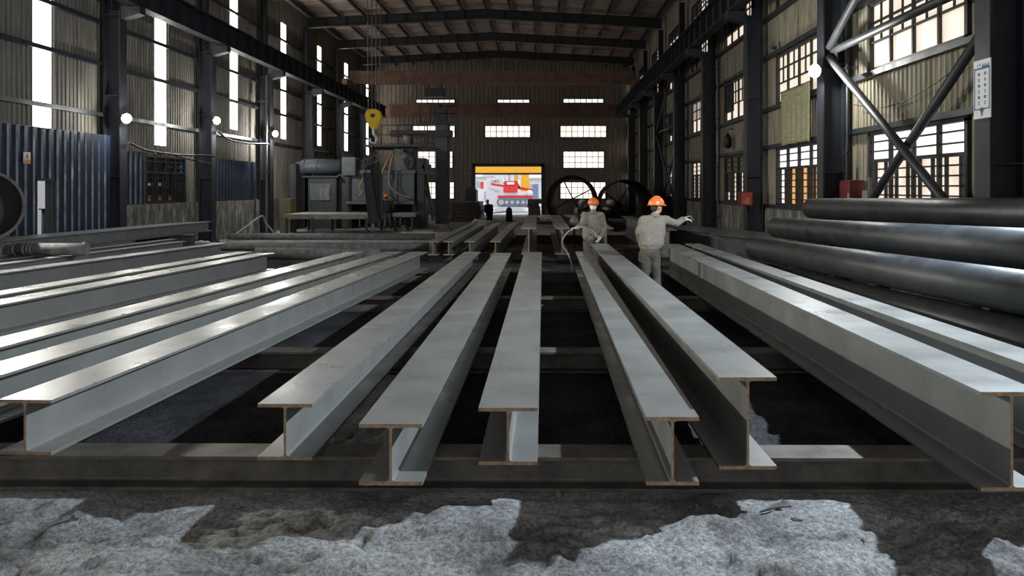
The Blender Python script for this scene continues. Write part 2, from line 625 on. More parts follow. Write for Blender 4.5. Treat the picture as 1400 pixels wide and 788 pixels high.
def grid_window(axis, pos, a, b, z0, z1, label, pane='pane_w', style='plain', inward=1, extra=None, fw=.05):
    """window with bars; axis 'x' stands in a side wall (runs along y), axis 'y' in the far wall (runs along x)"""
    def P(mb, s0, s1, t0, t1, q0, q1, mi=0):
        if axis == 'x':
            mb.bb(pos + t0 * inward, pos + t1 * inward, s0, s1, q0, q1, mi)
        else:
            mb.bb(s0, s1, pos + t0 * inward, pos + t1 * inward, q0, q1, mi)
    nm = wname()
    base = (pos, a, z0) if axis == 'x' else (a, pos, z0)
    root = thing(nm, label, 'window', (0, 0, 0), kind='structure')
    fr = MB()
    for q0, q1 in ((z0 - .02, z0 + fw), (z1 - fw, z1 + .02)):
        P(fr, a - .04, b + .04, -.03, .07, q0, q1)
    for s0, s1 in ((a - .04, a + fw), (b - fw, b + .04)):
        P(fr, s0, s1, -.03, .07, z0, z1)
    bars = MB()
    W = b - a
    if style == 'upper':
        n = 4
        for k in range(1, n):
            s = a + W * k / n
            P(bars, s - .025, s + .025, -.01, .05, z0, z1)
        H = z1 - z0
        for k in (1, 2):
            q = z0 + H * (.42 + .29 * (k - 1))
            P(bars, a, b, -.01, .04, q - .018, q + .018)
        for k in range(n):
            s = a + W * (k + .5) / n
            P(bars, s - .010, s + .010, -.01, .03, z0 + H * .42, z1)
    elif style == 'lower':
        H = z1 - z0
        zt = z0 + H * .64
        P(bars, a, b, -.01, .06, zt - .03, zt + .03)
        for k in range(1, 4):
            s = a + W * k / 4
            P(bars, s - .035, s + .035, -.01, .055, z0, z1)
        for k in range(8):
            s = a + W * (k + .5) / 8
            P(bars, s - .022, s + .022, -.01, .045, z0, zt)
        for k in range(1, 3):
            q = zt + (z1 - zt) * k / 3
            P(bars, a, b, .0, .03, q - .014, q + .014)
        for k in range(1, 6):
            q = z0 + (zt - z0) * k / 6
            P(bars, a, b, .0, .03, q - .014, q + .014)
    else:
        n = max(2, round(W / .42))
        for k in range(1, n):
            s = a + W * k / n
            w = .03 if k % 2 else .05
            P(bars, s - w / 2, s + w / 2, -.01, .05, z0, z1)
        m = max(1, round((z1 - z0) / .45))
        for k in range(1, m):
            q = z0 + (z1 - z0) * k / m
            P(bars, a, b, -.01, .04, q - .018, q + .018)
    fr.build('window_frame', 'frame', root)
    bars.build('window_bars', 'frame', root)
    pm = MB()
    P(pm, a, b, -.035, -.02, z0, z1)
    pm.build('window_pane', pane, root)
    if extra:
        for nme, s0, s1, q0, q1, mm in extra:
            e = MB()
            P(e, a + W * s0, a + W * s1, -.019, -.008, z0 + (z1 - z0) * q0, z0 + (z1 - z0) * q1)
            e.build(nme, mm, root)
    return root


ORD = ['first', 'second', 'third', 'fourth', 'fifth', 'sixth', 'seventh', 'eighth', 'ninth', 'tenth']
right_wall()
rown = ['lower', 'middle', 'upper', 'topmost']
for k, d in enumerate(DR):
    a, b = d + OFF_R[0], d + OFF_R[1]
    if a > YE - 1 or d < 3:
        continue
    b = min(b, YE - .3)
    bay = k - 2
    for r, (z0, z1) in enumerate(ROWS_R):
        if r >= 2 and bay < 0:
            continue
        if r == 3 and bay < 2:
            continue
        ex = None
        st = 'lower' if r == 0 else 'upper'
        pane = 'pane_w'
        if r == 0 and bay == 0:
            pane = 'pane_c'
            ex = [('cream_panes', .05, .95, .02, .62, 'pane_w')]
        if r == 0 and bay == 1:
            pane = 'pane_c'
            ex = [('amber_panel', .0, .86, .02, .62, 'amber'), ('amber_panel', 0., .14, .66, .98, 'amber')]
        if r == 0 and bay == 2:
            ex = [('board', .33, .98, .66, .98, 'crate'), ('board', .42, .62, .02, .62, 'machine_dark'), ('amber_panel', .82, .98, .2, .62, 'crate')]
        if r >= 2:
            ex = [('board', .3, .98, .38, .98, 'crate')] if bay % 2 == 0 else [('board', .5, .98, .1, .98, 'wall_r')]
        if r == 1 and bay >= 2:
            ex = [('board', .72, .98, .25, .98, 'machine_dark')] if bay % 2 == 0 else None
        place = ('behind the nearest column' if bay == 0 else 'before the nearest column' if bay < 0 else 'behind the %s column' % ORD[bay])
        grid_window('x', XR, a, b, z0, z1, '%s row window of the right wall %s' % (rown[r], place), pane, st, -1, ex)

# left wall -----------------------------------------------------------------
STRIP = (3.18, 3.95)


def left_wall():
    mb = MB()
    cur = YB
    bays = [DL[0] - BAY] + DL
    n_lit = []
    cuts = []
    for d in bays:
        if d + STRIP[0] > YE or d + STRIP[0] < YB:
            continue
        zb = 3.25 if d < 23 else 4.2
        cuts.append((d + STRIP[0], d + STRIP[1], [(zb, 9.6)], 's'))
    d2 = DL[4]
    cuts.append((18.6, 20.5, [(-.1, 2.08)], 'd'))
    cuts.append((24.45, 24.99, [(1.45, 2.90)], 'w'))
    # the barred window lies under and behind the strip: split it around
    segs = []
    pts = sorted(set([YB, YE] + [c[0] for c in cuts] + [c[1] for c in cuts] + [24.45, 27.2]))
    for a, b in zip(pts, pts[1:]):
        mid = (a + b) / 2
        holes = []
        for c in cuts:
            if c[0] <= mid <= c[1] and c[3] != 'w':
                holes += c[2]
        if 24.45 <= mid <= 27.2:
            holes.append((1.45, 2.90))
        holes.sort()
        z = -.1
        for h0, h1 in holes:
            if h0 > z:
                corr(mb, (XL, a, 0), (0, 1, 0), (1, 0, 0), b - a, z, h0, ph=a - YB)
            z = h1
        corr(mb, (XL, a, 0), (0, 1, 0), (1, 0, 0), b - a, z, 10.74, ph=a - YB)
    w = mb.build('wall_left', 'wall_l', fix=False)
    tag(w, 'left wall of weathered ribbed sheet with tall daylight strips', 'wall', kind='structure')
    MB().bb(XL - .05, XL + .2, 22.2, YE, -.1, 1.40).build('plinth', 'plaster', w)
    for z in (3.9, 5.28, 6.42, 7.62, 8.75):
        MB().bb(XL + .045, XL + .15, YB, YE, z - .055, z + .055).build('girt', 'column', w)
    i = 0
    for c in cuts:
        if c[3] != 's' or c[0] < 10:
            continue
        i += 1
        sm = MB()
        corr(sm, (XL - .01, c[0], 0), (0, 1, 0), (1, 0, 0), c[1] - c[0], c[2][0][0], 9.6, pitch=.13, dep=.02)
        tag(sm.build(wname(), 'pane_s', fix=False), '%s tall translucent daylight strip along the left wall' % ORD[i], 'window', kind='structure')
    return w


left_wall()
# strips out of frame towards the camera still let daylight in
wl = grid_window('x', XL, 24.45, 27.2, 1.45, 2.90, 'dark barred window in the left wall beside a small blue panel', 'dark_glass', 'lower', 1,
                 [('rust_panel', .0, .75, .02, .14, 'sign_orange'), ('blue_shutter', .93, .995, .02, .98, 'sign_blue'), ('pale_bar', .05, .5, .36, .42, 'white')])

# far wall ------------------------------------------------------------------
SC = YE / F


def fx(x):
    return (x - VX) * SC


def fz(y):
    return CAMZ - (y - VY) * SC


far_w = []
for (x0, x1, y0, y1) in ((569, 622, 136, 141), (680, 724, 136, 141), (770, 825, 135, 141),
                         (564, 622, 172, 188), (663, 725, 172, 188), (766, 829, 172, 188),
                         (570, 619, 207, 230), (770, 826, 207, 230),
                         (566, 621, 249, 272), (766, 828, 249, 272)):
    far_w.append((fx(x0), fx(x1), fz(y1), fz(y0)))
door = (fx(650), fx(740), 0, fz(228))
fl = ['thin slot', 'thin slot', 'thin slot', 'upper row', 'upper row', 'upper row', 'middle row', 'middle row', 'lower row', 'lower row']
pl = ['left of the gate', 'above the gate', 'right of the gate', 'left of the gate', 'above the gate', 'right of the gate', 'left of the gate', 'right of the gate', 'left of the gate', 'right of the gate']


def far_wall():
    mb = MB()
    holes = far_w + [(door[0], door[1], -.1, door[3])]
    xs = sorted(set([XL, XR] + [h[0] for h in holes] + [h[1] for h in holes]))
    for a, b in zip(xs, xs[1:]):
        mid = (a + b) / 2
        hs = sorted([(h[2], h[3]) for h in holes if h[0] <= mid <= h[1]])
        z = -.1
        for h0, h1 in hs:
            if h0 > z:
                corr(mb, (a, YE, 0), (1, 0, 0), (0, -1, 0), b - a, z, h0, ph=a - XL, pitch=.3)
            z = max(z, h1)
        corr(mb, (a, YE, 0), (1, 0, 0), (0, -1, 0), b - a, z, 11.3, ph=a - XL, pitch=.3)
    w = mb.build('wall_back', 'wall_b', fix=False)
    tag(w, 'far end wall of brown ribbed sheet around the open gate', 'wall', kind='structure')
    g = MB()
    g.bb(XL + .2, XR - .2, YE - .22, YE - .05, fz(160), fz(143))
    tag(g.build('trim_1', 'rust_beam'), 'wide rust brown band across the far end wall', 'trim', kind='structure')
    for i, z in enumerate((5.2, 2.9)):
        MB().bb(XL + .2, XR - .2, YE - .14, YE - .05, z - .06, z + .06).build('girt', 'wall_b', w)
    f = MB()
    f.bb(door[0] - .2, door[0], YE - .2, YE + .1, 0, door[3] + .2).bb(door[1], door[1] + .2, YE - .2, YE + .1, 0, door[3] + .2)
    f.bb(door[0] - .2, door[1] + .2, YE - .2, YE + .1, door[3], door[3] + .22)
    tag(f.build('door_1', 'frame'), 'dark frame of the open gate in the far wall', 'door frame', kind='structure')


far_wall()
for (x0, x1, z0, z1), a, b in zip(far_w, fl, pl):
    grid_window('y', YE, x0, x1, z0, z1, '%s window in the far wall %s' % (a, b), 'pane_far' if z1 - z0 > .5 else 'pane_c', 'plain', -1, fw=.03)

# roof ----------------------------------------------------------------------
def roof():
    mb = MB()
    n = 60
    for s in range(2):
        x0, x1 = (XL - .3, XM) if s == 0 else (XM, XR + .3)
        z0, z1 = (ZE, ZR) if s == 0 else (ZR, ZE)
        ys = [YB + (YE - YB) * i / 200 for i in range(201)]
        vs = []
        for i, y in enumerate(ys):
            h = .0 if i % 2 else .04
            vs += [(x0, y, z0 + h), (x1, y, z1 + h)]
        mb.add(vs, [(2 * i, 2 * i + 1, 2 * i + 3, 2 * i + 2) for i in range(200)])
    r = mb.build('ceiling', 'roof', fix=False)
    tag(r, 'low pitched brown roof sheeting over the hall', 'ceiling', kind='structure')
    k = 15
    for i in range(k):
        x = XL + .5 + (XR - XL - 1.0) * i / (k - 1)
        z = ZE + (ZR - ZE) * (1 - abs(x - XM) / (XR - XM)) - .1
        MB().bb(x - .05, x + .05, YB, YE, z - .09, z + .06).build('purlin', 'black', r)


roof()
tr_root = None
for i, k in enumerate(range(-2, 6)):
    D = 22.3 + BAY * k
    if D > YE - 1:
        break
    mb = MB()
    pts = [(XL + .3, 9.95), (XM, 10.42), (XR - .3, 9.95)]
    for j in range(2):
        (xa, za), (xb, zb) = pts[j], pts[j + 1]
        for dz, w, h in ((.02, .30, .04), (.46, .30, .04), (.24, .03, .44)):
            mb.bar((xa, D, za + dz), (xb, D, zb + dz), w, h)
        for q in range(1, 9):
            t = q / 9
            x, z = xa + (xb - xa) * t, za + (zb - za) * t
            mb.bb(x - .01, x + .01, D - .12, D + .12, z + .03, z + .45)
    if i < 4:
        continue
    tag(mb.build('roof_rafter', 'black', origin=(XM, D, 9.9)), ['dark roof rafter crossing the hall nearest the camera in view', 'second dark roof rafter from the camera', 'third dark roof rafter from the camera', 'dark roof rafter nearest the far wall'][i - 4] if i - 4 < 4 else 'dark roof rafter', 'rafter', 'roof rafters')

# columns -------------------------------------------------------------------
def column_mesh(side):
    s = 1 if side == 'L' else -1
    mb = MB()
    d = .46
    # profile is local: inner face at x = 0, outwards is -s
    def X(a):
        return -s * a
    mb.bb(X(0), X(.03), -.18, .18, 0, 6.75)
    mb.bb(X(d - .03), X(d), -.18, .18, 0, 6.75)
    mb.bb(X(.03), X(d - .03), -.012, .012, 0, 6.75)
    for z in (.02, 2.2, 4.4, 6.6):
        mb.bb(X(.03), X(d - .03), -.17, .17, z, z + .025)
    return mb


def columns(side, Ds, names):
    s = 1 if side == 'L' else -1
    x = CXL if side == 'L' else CXR
    first = None
    for D, lab in zip(Ds, names):
        if first is None:
            root = thing('steel_column', lab, 'column', (x, D, 0), 0, 'columns along the %s wall' % ('left' if s > 0 else 'right'))
            column_mesh(side).build('shaft', 'column', root)
            up = MB()
            up.bb(-s * .24, -s * .26, -.15, .15, 6.75, 9.92).bb(-s * .44, -s * .46, -.15, .15, 6.75, 9.92).bb(-s * .26, -s * .44, -.01, .01, 6.75, 9.92)
            up.build('upper_shaft', 'column', root)
            c = MB()
            c.prism([(s * .01, 6.5), (s * .52, 6.64), (s * .52, 6.845), (s * .01, 6.845)], (0, -.16, 0), (1, 0, 0), (0, 0, 1), (0, .32, 0))
            c.build('corbel', 'column', root)
            b = MB()
            b.bb(-s * .46, s * .08, -.28, .28, -.05, .03)
            for q in (-.22, .22):
                b.cyl((s * .03, q, .03), (s * .03, q, .09), .03, n=8)
            b.build('base_plate', 'column', root)
            first = root
        else:
            dup(first, (x, D, 0), 0, lab)


columns('L', [d for d in DL if d > 20], ['steel column on the left wall, %s from the camera' % o for o in ('nearest one', 'second', 'third', 'fourth', 'fifth', 'sixth')])
columns('R', [d for d in DR if d > 10], ['nearest steel column on the right wall, carrying a white sign'] +
        ['steel column on the right wall with a lamp on it'] +
        ['steel column on the right wall with a red box on it'] +
        ['steel column on the right wall, %s from the camera' % o for o in ('fourth', 'fifth', 'sixth', 'seventh', 'eighth')])

# crane runways
for side in ('L', 'R'):
    s = 1 if side == 'L' else -1
    xc = (CXL if s > 0 else CXR) + s * .32
    mb = MB()
    z0, z1 = 6.86, 7.62
    y0, y1 = YB, YE - .6
    mb.bb(xc - .17, xc + .17, y0, y1, z0, z0 + .03).bb(xc - .2, xc + .2, y0, y1, z1 - .03, z1).bb(xc - .01, xc + .01, y0, y1, z0, z1)
    y = y0 + .5
    while y < y1:
        mb.bb(xc - .15, xc + .15, y - .01, y + .01, z0 + .03, z1 - .03)
        y += 1.0
    root = thing('crane_runway', 'crane runway girder along the top of the %s columns' % ('left' if s > 0 else 'right'), 'crane runway', (0, 0, 0), 0, 'crane runways')
    mb.build('girder', 'column', root)
    MB().bb(xc - .04, xc + .04, y0, y1, z1, z1 + .09).build('rail', 'steel_old', root)

# overhead crane near far wall
D = 46.6
cr = thing('overhead_crane', 'rust brown overhead crane bridge spanning the hall near the far wall', 'crane', (0, 0, 0))
z0, z1 = 7.9, 8.66
MB().cbox(CXL + .35, CXR - .35, D - .2, D + .2, z0, z1, .02).build('bridge_girder', 'rust_beam', cr)
for x in (CXL + .32, CXR - .32):
    mb = MB()
    mb.cbox(x - .15, x + .15, D - 1.2, D + 1.2, 7.76, 8.1, .03)
    for q in (-.8, .8):
        mb.cyl((x - .05, D + q, 7.88), (x + .05, D + q, 7.88), .15, n=16)
    mb.build('end_truck', 'rust_beam', cr)
mb = MB().cbox(at(581, 0, D).x, at(608, 0, D).x, D - .35, D + .35, 7.15, 7.65, .03)
mb.bb(at(585, 0, D).x, at(587, 0, D).x, D - .05, D + .05, 7.6, 7.95).bb(at(602, 0, D).x, at(604, 0, D).x, D - .05, D + .05, 7.6, 7.95)
mb.build('hoist', 'black', cr)

# ------------------------------------------------------------------ lamps
LAMP_N = 0


def wall_lamp(p, s, label, power=260, col=(1, 1, .95), face=(0, 0, 0)):
    """round floodlight on a bracket; s = direction into the hall (+1 from left wall)"""
    root = thing('flood_lamp', label, 'lamp', p, 0, 'round floodlights on the columns')
    d = Vector((s * .75, -.55, -.12)).normalized()
    mb = MB()
    mb.tube([-d * .16, -d * .14, -d * .05, d * .0, d * .02], [.03, .07, .10, .135, .14], 20)
    mb.build('housing', 'lamp_body', root)
    MB().ell(d * .02, (.12, .12, .12), None, 16, 10).build('lens', 'lamp', root)
    MB().bar(-d * .1, (-s * .18, 0.06, -.02), .03, .03).bar((-s * .18, .06, -.12), (-s * .18, .06, .1), .05, .012).build('bracket', 'frame', root)
    li = bpy.data.lights.new('lamp_light', 'POINT')
    li.energy = power
    li.color = col
    li.shadow_soft_size = .07
    lo = bpy.data.objects.new('lamp_light', li)
    COL.objects.link(lo)
    lo.location = d * .24
    lo.parent = root
    return root


for (x, y, D, lab) in ((179, 162, 21.75, 'round floodlight on the nearest left column'), (300, 165, 27.8, 'round floodlight on the second left column'), (379, 183, 33.9, 'round floodlight on the third left column')):
    p = at(x, y, D)
    p.x = CXL + .2
    wall_lamp(p, 1, lab, {21.75: 110, 27.8: 120, 33.9: 350}[D])
p = at(1112, 97, 16.2)
p.x = CXR - .2
wall_lamp(p, -1, 'round floodlight on the second right column beside a window', 160)

# ------------------------------------------------------------------ girders
def girder(name, a, b, z0, w, h, label, group, m='steel', tw=.016, tf=.022, cat='girder', m_end='rust_edge', fil=.018):
    """H-section lying from a=(x,D) to b=(x,D) with its bottom at z0; one rolled piece"""
    a, b = Vector((a[0], a[1], z0)), Vector((b[0], b[1], z0))
    ext = b - a
    u = Vector((ext.y, -ext.x, 0)).normalized()
    hw, t2 = w / 2, tw / 2

    def arc(cx, cz, a0):
        return [(cx + fil * math.cos(R(a0 + q)), cz + fil * math.sin(R(a0 + q))) for q in (0, 30, 60, 90)]
    poly = [(-hw, 0), (hw, 0), (hw, tf)]
    poly += [(t2 + fil - fil * math.sin(R(q)), tf + fil - fil * math.cos(R(q))) for q in (0, 30, 60, 90)]
    poly += [(t2 + fil - fil * math.cos(R(q)), h - tf - fil + fil * math.sin(R(q))) for q in (0, 30, 60, 90)]
    poly += [(hw, h - tf), (hw, h), (-hw, h), (-hw, h - tf)]
    poly += [(-t2 - fil + fil * math.sin(R(q)), h - tf - fil + fil * math.cos(R(q))) for q in (0, 30, 60, 90)]
    poly += [(-t2 - fil + fil * math.cos(R(q)), tf + fil - fil * math.sin(R(q))) for q in (0, 30, 60, 90)]
    poly += [(-hw, tf)]
    mb = MB().prism(poly, a, u, (0, 0, 1), ext, 0, 1)
    o = mb.build(name, [m, m_end], origin=(a + b) / 2)
    tag(o, label, cat, group)
    return o


ZS = .19
G1 = 'grey H girders laid out on the skids in front'
NEAR = [
    ((-1.609, 5.05), (-1.46, 17.1), .345, .353, 'grey girder lying left of the central three, end face at left centre'),
    ((-.865, 4.62), (-.81, 16.8), .365, .353, 'grey girder reaching out furthest over the front skid, left of the middle one'),
    ((-.205, 4.96), (-.17, 17.0), .3645, .353, 'middle grey girder pointing straight at the open gate'),
    ((.754, 4.62), (.86, 16.65), .305, .393, 'narrow grey girder just right of the middle, half its top in shade'),
    ((1.254, 4.88), (1.19, 16.6), .35, .56, 'tall grey girder between the two workers'),
    ((2.65, 4.53), (2.65, 16.5), .35, .56, 'tall girder with pale green web beside the pointing worker, cut by the right edge'),
    ((3.31, 4.9), (3.12, 16.6), .30, .56, 'tall girder lying against the black pipes'),
    ((-3.305, 5.15), (-2.58, 17.05), .35, .353, 'grey girder with whole lit web, its end face at the left edge'),
    ((-4.15, 5.15), (-3.15, 17.1), .35, .353, 'grey girder second inward on the left, just behind the one with its end showing'),
    ((-4.92, 5.15), (-3.96, 17.05), .35, .353, 'grey girder third inward on the left, beside a black gap'),
    ((-6.86, 5.2), (-5.74, 16.8), .35, .353, 'grey girder left of the black gap with its whole web showing'),
    ((-7.52, 5.4), (-6.3, 17.1), .33, .353, 'grey girder close behind the one whose whole web shows'),
    ((-9.4, 7.9), (-7.9, 19.8), .35, .353, 'grey girder farthest left of the wide ones, end beside dusty pipes'),
]
for a, b, w, h, lab in NEAR:
    girder('steel_girder', a, b, ZS, w, h, lab, G1)
G2 = 'dark narrow girders at the left'
for a, b, lab in (((-10.05, 9.5), (-9.1, 20.4), 'dark narrow girder nearest the wide left girders'),
                  ((-10.6, 10.5), (-9.75, 21.3), 'middle dark narrow girder on the left'),
                  ((-11.1, 11.3), (-10.35, 20.2), 'dark narrow girder nearest the blue cladding')):
    girder('steel_girder', a, b, ZS, .22, .36, lab, G2, 'steel_dark')
# far rows
G3 = 'girders of the far row'
XF = lambda x, D: (x - VX) * D / F
for xn, lab in ((592, 'far row girder nearest the dusty cross pipes'), (613, 'far row girder, second from the dusty cross pipes'), (642, 'far row girder, third from the dusty cross pipes'), (677, 'far row girder, fourth from the dusty cross pipes')):
    x = XF(xn, 20.4)
    girder('steel_girder', (x, 20.4), (x + .12, 31.2), ZS, .27, .353, lab, G3, 'steel_dark')
for xn, D, lab in ((723, 19.4, 'tall far girder in front of the open gate'), (769, 19.4, 'tall far girder in front of the left tube shell'), (829, 19.4, 'tall far girder behind the masked worker'), (915, 18.6, 'tall far girder behind the pointing worker')):
    x = XF(xn, D)
    girder('steel_girder', (x, D), (x - .02, D + 9.2), .29, .36, .64, lab, 'tall girders of the far row', 'steel_dark' if xn < 800 else 'steel')
# stacked bundle under the far end of the pipes
du, dv = Vector((.33, -.944, 0)), Vector((.944, .33, 0))
for k in range(4):
    q = Vector((3.86, 18.0, 0)) + dv * .41 * k - du * (0 if k == 0 else 2.6 + .5 * k)
    e = Vector((3.86, 18.0, 0)) + dv * .41 * k + du * (2.6 - .5 * k)
    if e.x > 5.3:
        e = e - du * 0.0
    girder('steel_girder', (e.x, e.y), (q.x, q.y), .22, .34, .66, 'shiny dark girder in the stack by the pointing hand, %s from the front' % ORD[k], 'stacked girders beyond the black pipes', 'steel_gloss')
# bundle on the left along the cladding
for k in range(3):
    x0 = -10.45 - .27 * k
    girder('steel_girder', (x0 - .27, 14.5), (x0 + .1, 25.0 - .5 * k), .56, .245, .30, 'pale topped girder in the raised bundle along the blue cladding, %s from the hall side' % ORD[k], 'raised girder bundle on the left', 'steel_dark')
# skids ---------------------------------------------------------------------
G4 = 'skid girders lying across the floor'
girder('skid_rail', (-11.2, 5.33), (6.0, 5.18), -.03, .26, .22, 'long rusty skid girder lying across the front under all the girders', G4, 'skid', m_end='skid')
for D, xa, xb, lab in ((8.5, -10.2, 4.6, 'second'), (12.6, -10.9, 4.6, 'third'), (16.4, -10.9, 4.9, 'fourth')):
    girder('skid_rail', (xa, D), (xb, D), -.03, .26, .22, '%s dark skid girder from the camera under the near girders' % lab, G4, 'skid', m_end='skid')
girder('skid_rail', (-3.6, 21.4), (3.8, 21.4), -.03, .26, .22, 'dark skid girder under the front ends of the far row', G4, 'skid', m_end='skid')
girder('skid_rail', (-3.3, 27.4), (3.8, 27.4), -.03, .26, .22, 'dark skid girder under the back ends of the far row', G4, 'skid', m_end='skid')
for D in (21.4, 27.4):
    girder('packing_girder', (-.9, D), (3.0, D), .191, .2, .097, 'packing bar under the tall far girders, %s' % ('front' if D < 24 else 'back'), 'packing bars', 'skid', fil=.006, tf=.012, tw=.01, m_end='skid')
for D in (23.0,):
    girder('bearer', (-11.6, D), (-9.9, D), -.02, .26, .58, 'upright dark bearer under the raised left bundle, far end', 'bearers under the left bundle', 'skid', m_end='skid')
girder('skid_rail', (3.4, 17.2), (5.4, 17.2), -.03, .26, .25, 'short skid under the stacked dark girders, near one', G4, 'skid', m_end='skid')
girder('skid_rail', (3.0, 20.0), (5.4, 20.0), -.03, .26, .25, 'short skid under the stacked dark girders, far one', G4, 'skid', m_end='skid')
girder('skid_rail', (-8.6, 19.4), (-7.0, 19.4), -.03, .26, .22, 'short skid under the far end of the wide left girder', G4, 'skid', m_end='skid')

# ------------------------------------------------------------------ pipes at the right
def pipe(name, a, b, r, label, group, m='black_pipe', wall=.02, n=40, cat='pipe'):
    a, b = Vector(a), Vector(b)
    mb = MB()
    mb.ring(a, b, r, r - wall, n)
    o = mb.build(name, m, origin=(a + b) / 2)
    for p in o.data.polygons:
        c = p.normal.dot((b - a).normalized())
        p.use_smooth = abs(c) < .5
    tag(o, label, cat, group)
    return o


def ext(a, b, D):
    a, b = Vector(a), Vector(b)
    return a + (b - a) * ((D - a.y) / (b.y - a.y))


GP = 'black pipes piled at the right'
PP = [((5.01, 14.9, 1.52), (5.58, 9.3, 1.604), 6.5, .185, 'topmost black pipe in the right pile, level under the windows'),
      ((4.45, 15.2, 1.147), (4.32, 7.2, 1.35), 6.2, .19, 'black pipe second from the top of the right pile'),
      ((3.70, 13.9, .86), (4.05, 6.75, 1.02), 5.6, .19, 'black pipe third from the top with a long highlight'),
      ((3.72, 13.2, .47), (4.03, 6.6, .63), 5.4, .185, 'lowest black pipe of the right pile, beside the tall girder')]
for a, b, Dn, r, lab in PP:
    pipe('steel_pipe', a, ext(a, b, Dn), r, lab, GP)
for i, D in enumerate((8.0, 12.4)):
    rk = thing('pipe_rack', 'dark rack under the black pipes, %s one' % ('near' if i == 0 else 'far'), 'rack', (0, D, 0), 0, 'racks under the black pipes')
    MB().bb(3.75, 6.0, -.07, .07, -.03, .1).build('foot_rail', 'black', rk)
    mb = MB()
    for k, (a, b, Dn, r, lab) in enumerate(PP):
        if k == 2:
            continue
        q = ext(a, b, D)
        mb2 = MB()
        mb2.bb(q.x - .09, q.x + .09, -.06, .06, .1, q.z - r - .008)
        mb2.build('post', 'black', rk)

# ------------------------------------------------------------------ dusty cross pipes
GC = 'dusty pipes lying across the hall'
pipe('steel_pipe', (-7.3, 20.6, .215), (-4.1, 20.45, .215), .155, 'thick dusty pipe lying across just behind the left girders', GC, 'dusty_pipe')
pipe('steel_pipe', (-10.9, 23.4, .19), (-3.25, 23.3, .19), .125, 'dusty pipe lying across, second behind the left girders', GC, 'dusty_pipe')
pipe('steel_pipe', (-10.6, 25.4, .12), (-3.6, 25.3, .12), .06, 'thin dusty pipe lying across between two thick ones', GC, 'dusty_pipe')
pipe('steel_pipe', (-10.9, 28.0, .2), (-3.7, 27.9, .2), .115, 'farthest dusty cross pipe near the roller table', GC, 'dusty_pipe')
rl = thing('roller', 'dusty roller with a ringed end at the left edge', 'roller', (0, 0, 0))
MB().cyl((-10.42, 15.9, .69), (-8.95, 15.85, .69), .12).build('drum', 'dusty_pipe', rl)
for x in (-10.4, -10.2, -10.13, -10.06, -9.05):
    MB().cyl((x, 15.9, .69), (x + .045, 15.9, .69), .135, n=28).build('collar', 'dusty_pipe', rl)

# ------------------------------------------------------------------ big tube shells
def shell(a, b, ro, wall, label, brace_at, rot):
    root = thing('tube_shell', label, 'steel tube', (0, 0, 0), 0, 'big rolled tube shells')
    a, b = Vector(a), Vector(b)
    mb = MB().ring(a, b, ro, ro - wall, 72)
    mb.build('shell', 'shell_black', root)
    t = (b - a).normalized()
    c = a + (b - a) * brace_at
    u = Vector((0, 0, 1))
    w = t.cross(u).normalized()
    br = MB()
    for q in rot:
        d = u * math.sin(R(q)) + w * math.cos(R(q))
        br.tube([c - d * (ro - wall), c + d * (ro - wall)], .035, 8)
    br.build('spider_brace', 'black', root)
    ch = MB()
    for t_ in (.2, .8):
        p = a + (b - a) * t_
        for s in (-1, 1):
            ch.prism([(0, 0), (.45, 0), (.45, .32)], (p.x + s * .42, p.y - .1, -.03), (s, 0, 0), (0, 0, 1), (0, .2, 0))
    ch.build('chock', 'crate', root)
    return root


c1, c2 = at(782, 275.5, 38.7), at(783.5, 272, 49.0)
c2.z = c1.z
shell(c1, c2, 1.25, .09, 'left big tube shell with a cross brace inside, behind the masked worker', .92, (28, 118))
c1, c2 = at(857, 283, 35.0), at(845, 279, 46.0)
c2.z = c1.z
shell(c1, c2, 1.2, .05, 'right big tube shell seen obliquely behind the pointing worker', .97, (-35, 55))
# shell at the left edge
tl = thing('tube_shell', 'short dark tube shell cut by the left edge, before the blue cladding', 'steel tube', (0, 0, 0), 0, 'big rolled tube shells')
a, b = Vector((-10.55, 15.2, 1.56)), Vector((-10.95, 15.75, 1.56))
t = (b - a).normalized()
MB().ring(a, b, .66, .63, 72).build('shell', 'steel_old', tl)
MB().ring(a - t * .015, a + t * .05, .685, .64, 72).build('rim', 'skid', tl)
MB().cyl(a + t * .6, a + t * .63, .63, n=48).build('diaphragm', 'black', tl)

# ------------------------------------------------------------------ bracing on right wall
def brace_set(D0, D1, label, zs=(4.68, 1.1, .6, 4.2), x=5.92, r=.075, top=True):
    root = thing('wall_bracing', label, 'bracing', (x, 0, 0), 0, 'pipe bracing on the right wall')
    x = 0
    a, b = D0 + .21, D1 - .21
    MB().tube([(x - .08, a, zs[1]), (x - .08, b, 4.55)], r, 14).build('diagonal', 'brace', root)
    MB().tube([(x + .08, a, zs[3]), (x + .08, b, zs[2])], r, 14).build('diagonal', 'brace', root)
    MB().tube([(x, a, zs[0]), (x, b, zs[0])], r, 14).build('strut', 'brace', root)
    if top:
        MB().tube([(x - .08, b, 4.75), (x - .08, a, 7.6)], r, 14).build('diagonal', 'brace', root)
    for D in (a + .12, b - .12):
        MB().bb(x - .015, x + .015, D - .11, D + .11, 4.45, 4.9).build('gusset', 'brace', root)


brace_set(DR[2], DR[3], 'heavy crossed pipe bracing in the nearest right bay before the windows')
brace_set(DR[6], DR[7], 'crossed pipe bracing in a far right bay', r=.06)

